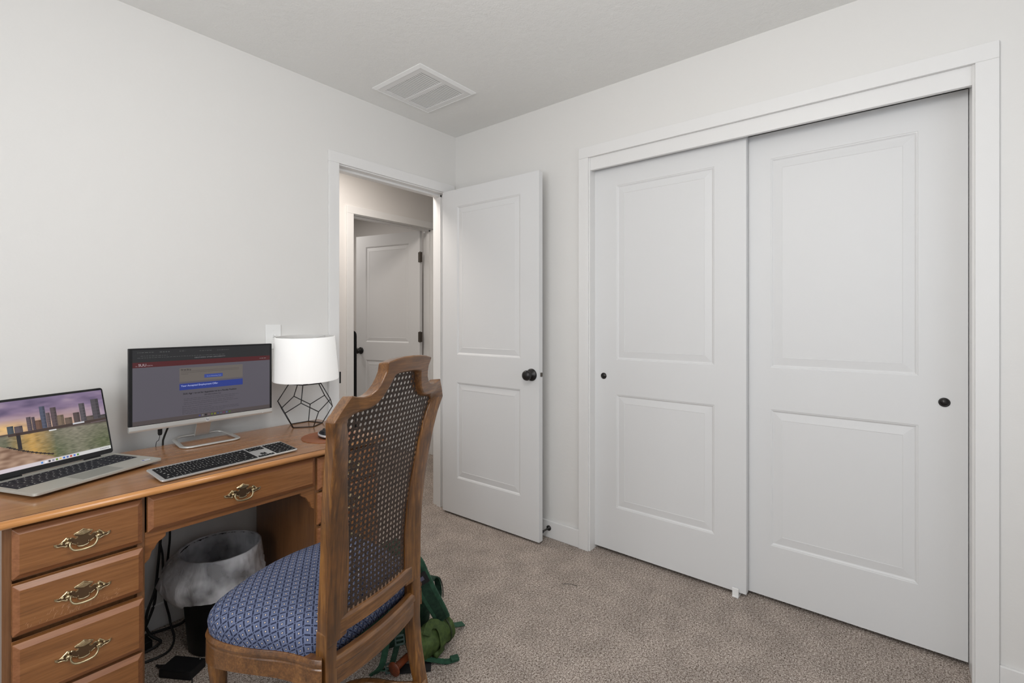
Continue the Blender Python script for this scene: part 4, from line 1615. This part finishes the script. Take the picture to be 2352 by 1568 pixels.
# ---------------------------------------------------------------- waste bin with liner
bin_ = thing('waste_bin', 'black waste bin with a thin white liner under the desk', 'waste bin', (-1.515, -0.270, 0))
b = MB(); b.sm = True
RB, RT, HB = 0.105, 0.134, 0.350
b.rings([circ(0.0001, 0.004), circ(RB - .004, 0.0), circ(RB, 0.006), circ(RT, HB), circ(RT + .004, HB), circ(RT + .004, HB + .004), circ(RT - .003, HB + .004), circ(RT - .004, HB - .01),
         circ(RB - .004, 0.010), circ(0.0001, 0.010)], cap0=False, cap1=False)
b.build('bucket', M['black'], bin_)
b = MB(); b.sm = True
N_ = 96
def lring(r, z, amp, seed):
    out = []
    for i in range(N_):
        a = 2 * math.pi * i / N_
        nn = noise.noise(Vector((math.cos(a) * 2.2, math.sin(a) * 2.2, seed))) + 0.5 * noise.noise(Vector((math.cos(a) * 7, math.sin(a) * 7, seed)))
        rr = r + amp * nn
        out.append((rr * math.cos(a), rr * math.sin(a), z + amp * 1.2 * nn))
    return out


def drape(z, push, amp, seed):
    # the surplus film bulges towards the open left side of the bin
    out = []
    for i, (x, y, zz) in enumerate(lring(RT + .006, z, amp, seed)):
        a = 2 * math.pi * i / N_
        w_ = max(0.0, math.cos(a - math.radians(175))) ** 1.5
        fold = 0.0025 * math.sin(a * 17 + 2.5 * math.sin(a * 3)) * (push + 0.3)
        q = push * (0.008 + 0.050 * w_) + fold
        out.append((x + math.cos(a) * q, y + math.sin(a) * q, zz + 0.035 * push * max(0.0, math.cos(a - math.radians(100))) - 0.02 * push * w_ * 0))
    return out


b.rings([lring(0.085, 0.06, .012, 1), lring(0.100, 0.16, .010, 2), lring(0.118, 0.27, .007, 3), lring(RT - .006, HB - .01, .003, 4), lring(RT - .002, HB + .008, .002, 5), lring(RT + .006, HB + .008, .002, 5),
         drape(HB - .012, .25, .006, 6), drape(HB - .035, .55, .010, 7), drape(HB - .06, .85, .014, 8), drape(HB - .09, 1.0, .018, 9), drape(HB - .118, .8, .022, 10), drape(HB - .135, .55, .022, 11)], cap0=True, cap1=False)
b.build('liner', M['film'], bin_)

# ---------------------------------------------------------------- adapter and cords under the desk
t = thing('power_brick', 'flat black power brick on the carpet in the kneehole', 'power adapter', (-1.668, -0.362, 0), math.radians(-58))
b = boxes(((-0.060, -0.036, 0), (0.060, 0.036, 0.030)))
b.build('case', M['black'], t, bevel=0.004)
b = MB(); b.lathe([(0.0016, 0.0318), (0.0016, 0.0325), (0.0002, 0.0326)], 10, 0.045, 0.026); b.build('indicator', M['plastic_w'], t)
b = MB(); b.sm = True; b.tube(smoothpath([(-0.060, 0, 0.015), (-0.085, 0.0, 0.012), (-0.11, 0.01, 0.006)]), [0.006] * 7 + [0.004] * 6, 8); b.build('strain_relief', M['rubber'], t)


def cordage(pts, r, label, grp=None):
    b = MB(); b.sm = True
    b.tube(smoothpath(pts, 7), r, 7)
    return tag(b.build('black_cable', M['rubber']), label, 'cable', grp)


cordage([(-1.6215, -0.050, 0.66), (-1.622, -0.055, 0.52), (-1.6225, -0.060, 0.379), (-1.626, -0.060, 0.325), (-1.633, -0.062, 0.267), (-1.645, -0.060, 0.225)], 0.0040, 'black cable hanging down the wall nearest the waste bin, behind the liner')
cordage([(-1.648, -0.070, 0.58), (-1.651, -0.066, 0.45), (-1.6545, -0.060, 0.360), (-1.663, -0.060, 0.259), (-1.668, -0.060, 0.202), (-1.673, -0.060, 0.133), (-1.692, -0.060, 0.075), (-1.712, -0.062, 0.030)], 0.0050, 'thick black cable sweeping down the wall to the left in the kneehole')
cordage([(-1.652, -0.045, 0.50), (-1.651, -0.045, 0.359), (-1.643, -0.045, 0.299), (-1.6445, -0.060, 0.192), (-1.6395, -0.060, 0.129), (-1.626, -0.060, 0.063), (-1.627, -0.090, 0.030), (-1.632, -0.145, 0.010), (-1.6616, -0.203, 0.007), (-1.697, -0.219, 0.007), (-1.76, -0.212, 0.007), (-1.815, -0.21, 0.007)], 0.0042,
        'long black cable curving down past the waste bin and back across the carpet')
cordage([(-1.668, -0.092, 0.235), (-1.688, -0.094, 0.170), (-1.704, -0.096, 0.127), (-1.711, -0.100, 0.080), (-1.696, -0.104, 0.035), (-1.672, -0.130, 0.012), (-1.690, -0.150, 0.012), (-1.716, -0.150, 0.008), (-1.78, -0.165, 0.008)], 0.0050, 'thick black cable looping on the carpet by the baseboard')
cordage([(-1.565, -0.105, 0.060), (-1.590, -0.085, 0.022), (-1.6407, -0.060, 0.012), (-1.6904, -0.045, 0.010), (-1.78, -0.045, 0.008)], 0.0055, 'thick black cable lying along the foot of the baseboard')
cordage([(-1.6619, -0.433, 0.012), (-1.668, -0.455, 0.005), (-1.695, -0.520, 0.004), (-1.745, -0.580, 0.004)], 0.0022, 'thin black lead running forward from the power brick')
b = MB(); b.box((-0.05, -0.022, 0), (0.05, 0.022, 0.034))
o = b.build('power_strip', M['black'], bevel=0.004)
o.location = (-1.750, -0.122, 0.0); o.rotation_euler = (0, 0, math.radians(8))
tag(o, 'black plug block near the baseboard behind the left drawers', 'power strip')

# ---------------------------------------------------------------- backpack
bp = thing('backpack', 'dark green backpack slumped on the carpet behind the chair', 'backpack', (-1.090, -0.790, 0), math.radians(-20))
b = MB(); b.sm = True
R_ = []
for z, w, d_, oy in ((0.0, .23, .13, .02), (0.02, .27, .155, .02), (0.08, .28, .165, .02), (0.16, .27, .16, .02), (0.24, .23, .14, .02), (0.30, .18, .12, .02), (0.345, .12, .08, .02), (0.365, .05, .04, .02)):
    rr_ = []
    for i in range(40):
        a = 2 * math.pi * i / 40
        ca, sa_ = math.cos(a), math.sin(a)
        e_ = 0.55
        x = w / 2 * math.copysign(abs(ca) ** e_, ca)
        y = d_ / 2 * math.copysign(abs(sa_) ** e_, sa_) + oy
        nn = noise.noise(Vector((x * 14, y * 14, z * 14)))
        rr_.append((x + nn * .008, y + nn * .010, z))
    R_.append(rr_)
b.rings(R_)
b.build('bag', M['pack'], bp)
Tw = Matrix.Translation(bp.location) @ Matrix.Rotation(bp.rotation_euler.z, 4, 'Z')
Ti = Tw.inverted()
def wl(p):
    return tuple(Ti @ Vector(p))


# wide padded shoulder strap, given in room coordinates
sp_ = smoothpath([(-1.190, -0.915, 0.385), (-1.140, -0.955, 0.365), (-1.112, -0.968, 0.305), (-1.082, -0.980, 0.235), (-1.048, -0.986, 0.170), (-1.014, -0.978, 0.112)], 5)
sd = [(0.82, -0.42, 0.35)] * len(sp_)
b = MB(); b.T = Ti
b.ribbon(sp_, [0.070 - 0.014 * i / len(sp_) for i in range(len(sp_))], 0.014, (0.80, -0.50, 0.30))
st_ = b.build('shoulder_strap', M['pack_strap'], bp, bevel=0.004, seg=2)
b = MB(); b.T = Ti
nrm = Vector((-0.60, -0.70, 0.38)).normalized()
mid = [Vector(p) + nrm * 0.009 for p in sp_]
b.ribbon(mid, 0.032, 0.003, (0.80, -0.50, 0.30))
b.build('webbing', M['pack'], st_, bevel=0.0008)
b = MB(); b.T = Ti
b.ribbon([mid[9] + nrm * .003, mid[12] + nrm * .003], 0.046, 0.003, (0.80, -0.50, 0.30))
pt_ = b.build('patch', M['webbing'], st_, bevel=0.001)
b = MB(); b.T = Ti
b.ribbon([mid[10] + nrm * .0052, mid[11] + nrm * .0052], 0.018, 0.0008, (0.80, -0.50, 0.30))
b.build('emblem', mat('grey_emblem', srgb(84, 84, 104), 0.7), pt_)
# buckle and tails
b = MB(); b.T = Ti
b.ribbon(smoothpath([(-1.02, -0.975, 0.115), (-0.985, -0.965, 0.080), (-0.935, -0.953, 0.040), (-0.868, -0.940, 0.008)], 5), 0.022, 0.003, (0.3, 0.9, 0.2))
b.build('strap_tail', M['pack_strap'], bp)
b = MB(); b.T = Ti
b.ribbon(smoothpath([(-1.125, -0.985, 0.030), (-1.08, -1.015, 0.010), (-1.055, -1.045, 0.006), (-1.022, -1.062, 0.006)], 5), 0.024, 0.003, (0.5, 0.8, 0))
b.build('strap_tail', M['pack_strap'], bp)
b = MB(); b.T = Ti
b.ribbon([(-1.042, -1.050, 0.009), (-1.016, -1.064, 0.009)], 0.027, 0.009, (0.5, 0.8, 0))
b.build('strap_end', M['pack_strap'], bp, bevel=0.002)
b = MB(); b.T = Ti
b.ribbon([(-1.185, -0.945, 0.006), (-1.108, -1.020, 0.006)], 0.040, 0.006, (0.7, 0.7, 0))
b.build('hip_belt', M['webbing'], bp)
# side straps on the left flank with two buckles and a loop
b = MB(); b.T = Ti
b.ribbon(smoothpath([(-1.185, -0.900, 0.330), (-1.205, -0.925, 0.230), (-1.225, -0.925, 0.120), (-1.240, -0.915, 0.035), (-1.262, -0.892, 0.008), (-1.235, -0.905, 0.010), (-1.200, -0.925, 0.012)], 5), 0.022, 0.003, (0.9, -0.35, 0))
b.build('side_strap', M['pack_strap'], bp)
b = MB(); b.T = Ti
b.ribbon(smoothpath([(-1.160, -0.930, 0.300), (-1.178, -0.950, 0.200), (-1.198, -0.950, 0.110), (-1.212, -0.940, 0.045)], 5), 0.020, 0.003, (0.9, -0.35, 0))
b.build('side_strap', M['pack'], bp)
for p in ((-1.212, -0.925, 0.016), (-1.196, -0.957, 0.118)):
    b = MB(); b.T = Ti @ Matrix.Translation(p) @ Matrix.Rotation(math.radians(-30), 4, 'Z') @ Matrix.Rotation(math.radians(-35), 4, 'X')
    b.box((-0.017, -0.005, -0.016), (0.017, 0.003, -0.009)); b.box((-0.017, -0.005, 0.009), (0.017, 0.003, 0.016)); b.box((-0.017, -0.005, -0.016), (-0.012, 0.003, 0.016)); b.box((0.012, -0.005, -0.016), (0.017, 0.003, 0.016))
    b.box((-0.017, -0.006, -0.003), (0.017, 0.0, 0.003))
    b.build('buckle', mat('green_plastic', srgb(24, 54, 44), 0.35), bp, bevel=0.001)
b = MB(); b.T = Ti
b.ribbon(smoothpath([(-1.050, -0.930, 0.225), (-1.000, -0.905, 0.238), (-0.972, -0.898, 0.215), (-0.968, -0.905, 0.165), (-1.000, -0.925, 0.125)], 5), 0.026, 0.005, (0.2, -0.6, 0.0))
b.build('grab_loop', M['pack'], bp)
b = MB(); b.T = Ti; b.sm = True
b.tube(smoothpath([(-0.968, -0.893, 0.215), (-0.940, -0.880, 0.200), (-0.915, -0.870, 0.150), (-0.910, -0.866, 0.105)], 5), 0.0022, 6)
b.build('zip_cord', M['rubber'], bp)

# bedroll: olive stuff sack lying against the pack
ra, rb = Vector((-1.150, -0.962, 0.053)), Vector((-0.963, -0.960, 0.066))
roll = thing('stuff_sack', 'olive green rolled stuff sack lying against the green backpack', 'stuff sack', tuple((ra + rb) / 2 * 1.0))
roll.location.z = 0
b = MB(); b.sm = True
b.T = Matrix.Translation(-roll.location)
dirv = (rb - ra).normalized()
sidev = dirv.cross(Vector((0, 0, 1))).normalized()
upv = sidev.cross(dirv)
R_ = []
KN = 26
for k in range(KN + 1):
    t_ = k / KN
    if t_ < 0.08: rad = 0.050 * (0.25 + 0.75 * t_ / 0.08)
    elif t_ > 0.92: rad = 0.050 * (0.30 + 0.70 * (1 - t_) / 0.08)
    else: rad = 0.050
    rad *= 1 - 0.10 * math.exp(-((t_ - 0.52) / 0.03) ** 2) - 0.08 * math.exp(-((t_ - 0.22) / 0.03) ** 2) - 0.06 * math.exp(-((t_ - 0.8) / 0.03) ** 2)
    c = ra + (rb - ra) * t_
    rr_ = []
    for i in range(28):
        a = 2 * math.pi * i / 28
        q = noise.noise(Vector((math.cos(a) * 1.6, math.sin(a) * 1.6, t_ * 9)))
        q2 = noise.noise(Vector((math.cos(a) * 5, math.sin(a) * 5, t_ * 24)))
        r_ = rad * (1 + 0.16 * q + 0.10 * q2 + 0.030 * math.sin(t_ * 46 + 3.0 * math.cos(a + 0.6)))
        rr_.append(c + sidev * r_ * math.cos(a) + upv * r_ * math.sin(a))
    R_.append(rr_)
b.rings(R_)
b.build('sack', M['olive'], roll, sub=1)
b = MB(); b.T = Matrix.Translation(-roll.location)
c = ra + (rb - ra) * 0.80
lp = [c + (sidev * math.cos(a) + upv * math.sin(a)) * 0.0515 for a in [2 * math.pi * i / 24 for i in range(25)]]
b.ribbon(lp, 0.005, 0.002, dirv)
b.build('strap', mat('dark_olive', srgb(34, 46, 22), 0.7), roll)
b = MB(); b.T = Matrix.Translation(-roll.location)
c = ra + (rb - ra) * 0.50
fl = [c + upv * 0.045 - dirv * 0.045 + sidev * 0.030, c + upv * 0.066 - dirv * 0.022 + sidev * 0.022, c + upv * 0.060 + dirv * 0.004 + sidev * 0.030,
      c + upv * 0.040 + dirv * 0.012 + sidev * 0.045, c - upv * 0.005 + dirv * 0.010 + sidev * 0.056, c - upv * 0.035 + dirv * 0.006 + sidev * 0.044]
b.ribbon(smoothpath(fl, 5), 0.030, 0.003, dirv + upv * 0.3)
b.build('crumpled_flap', M['olive'], roll)
b = MB(); b.T = Matrix.Translation(-roll.location); b.sm = True
b.tube([(-1.075, -1.000, 0.018), (-1.030, -0.995, 0.020)], [0.014, 0.010], 12)
b.build('flap', M['olive'], roll)

# wooden handle poking out beside the pack
b = MB(); b.sm = True
b.lathe([(0.001, -0.006), (0.024, -0.006), (0.025, -0.003), (0.023, 0.0), (0.014, 0.004), (0.0125, 0.012), (0.012, 0.066), (0.001, 0.066)], 24, axis='x')
o = b.build('wooden_handle', M['redwood'])
o.location = (-1.212, -0.952, 0.026)
o.rotation_euler = (0, math.radians(-4), math.radians(8))
tag(o, 'reddish wooden handle with a flat round end lying beside the backpack', 'handle')

# stray dark thread on the carpet
b = MB(); b.sm = True
b.tube(smoothpath([(-0.3685, -1.087, 0.004), (-0.357, -1.103, 0.006), (-0.346, -1.126, 0.006), (-0.338, -1.148, 0.003)], 5), 0.0009, 6)
tag(b.build('thread', M['rubber']), 'short dark thread lying on the open carpet before the closet', 'thread')
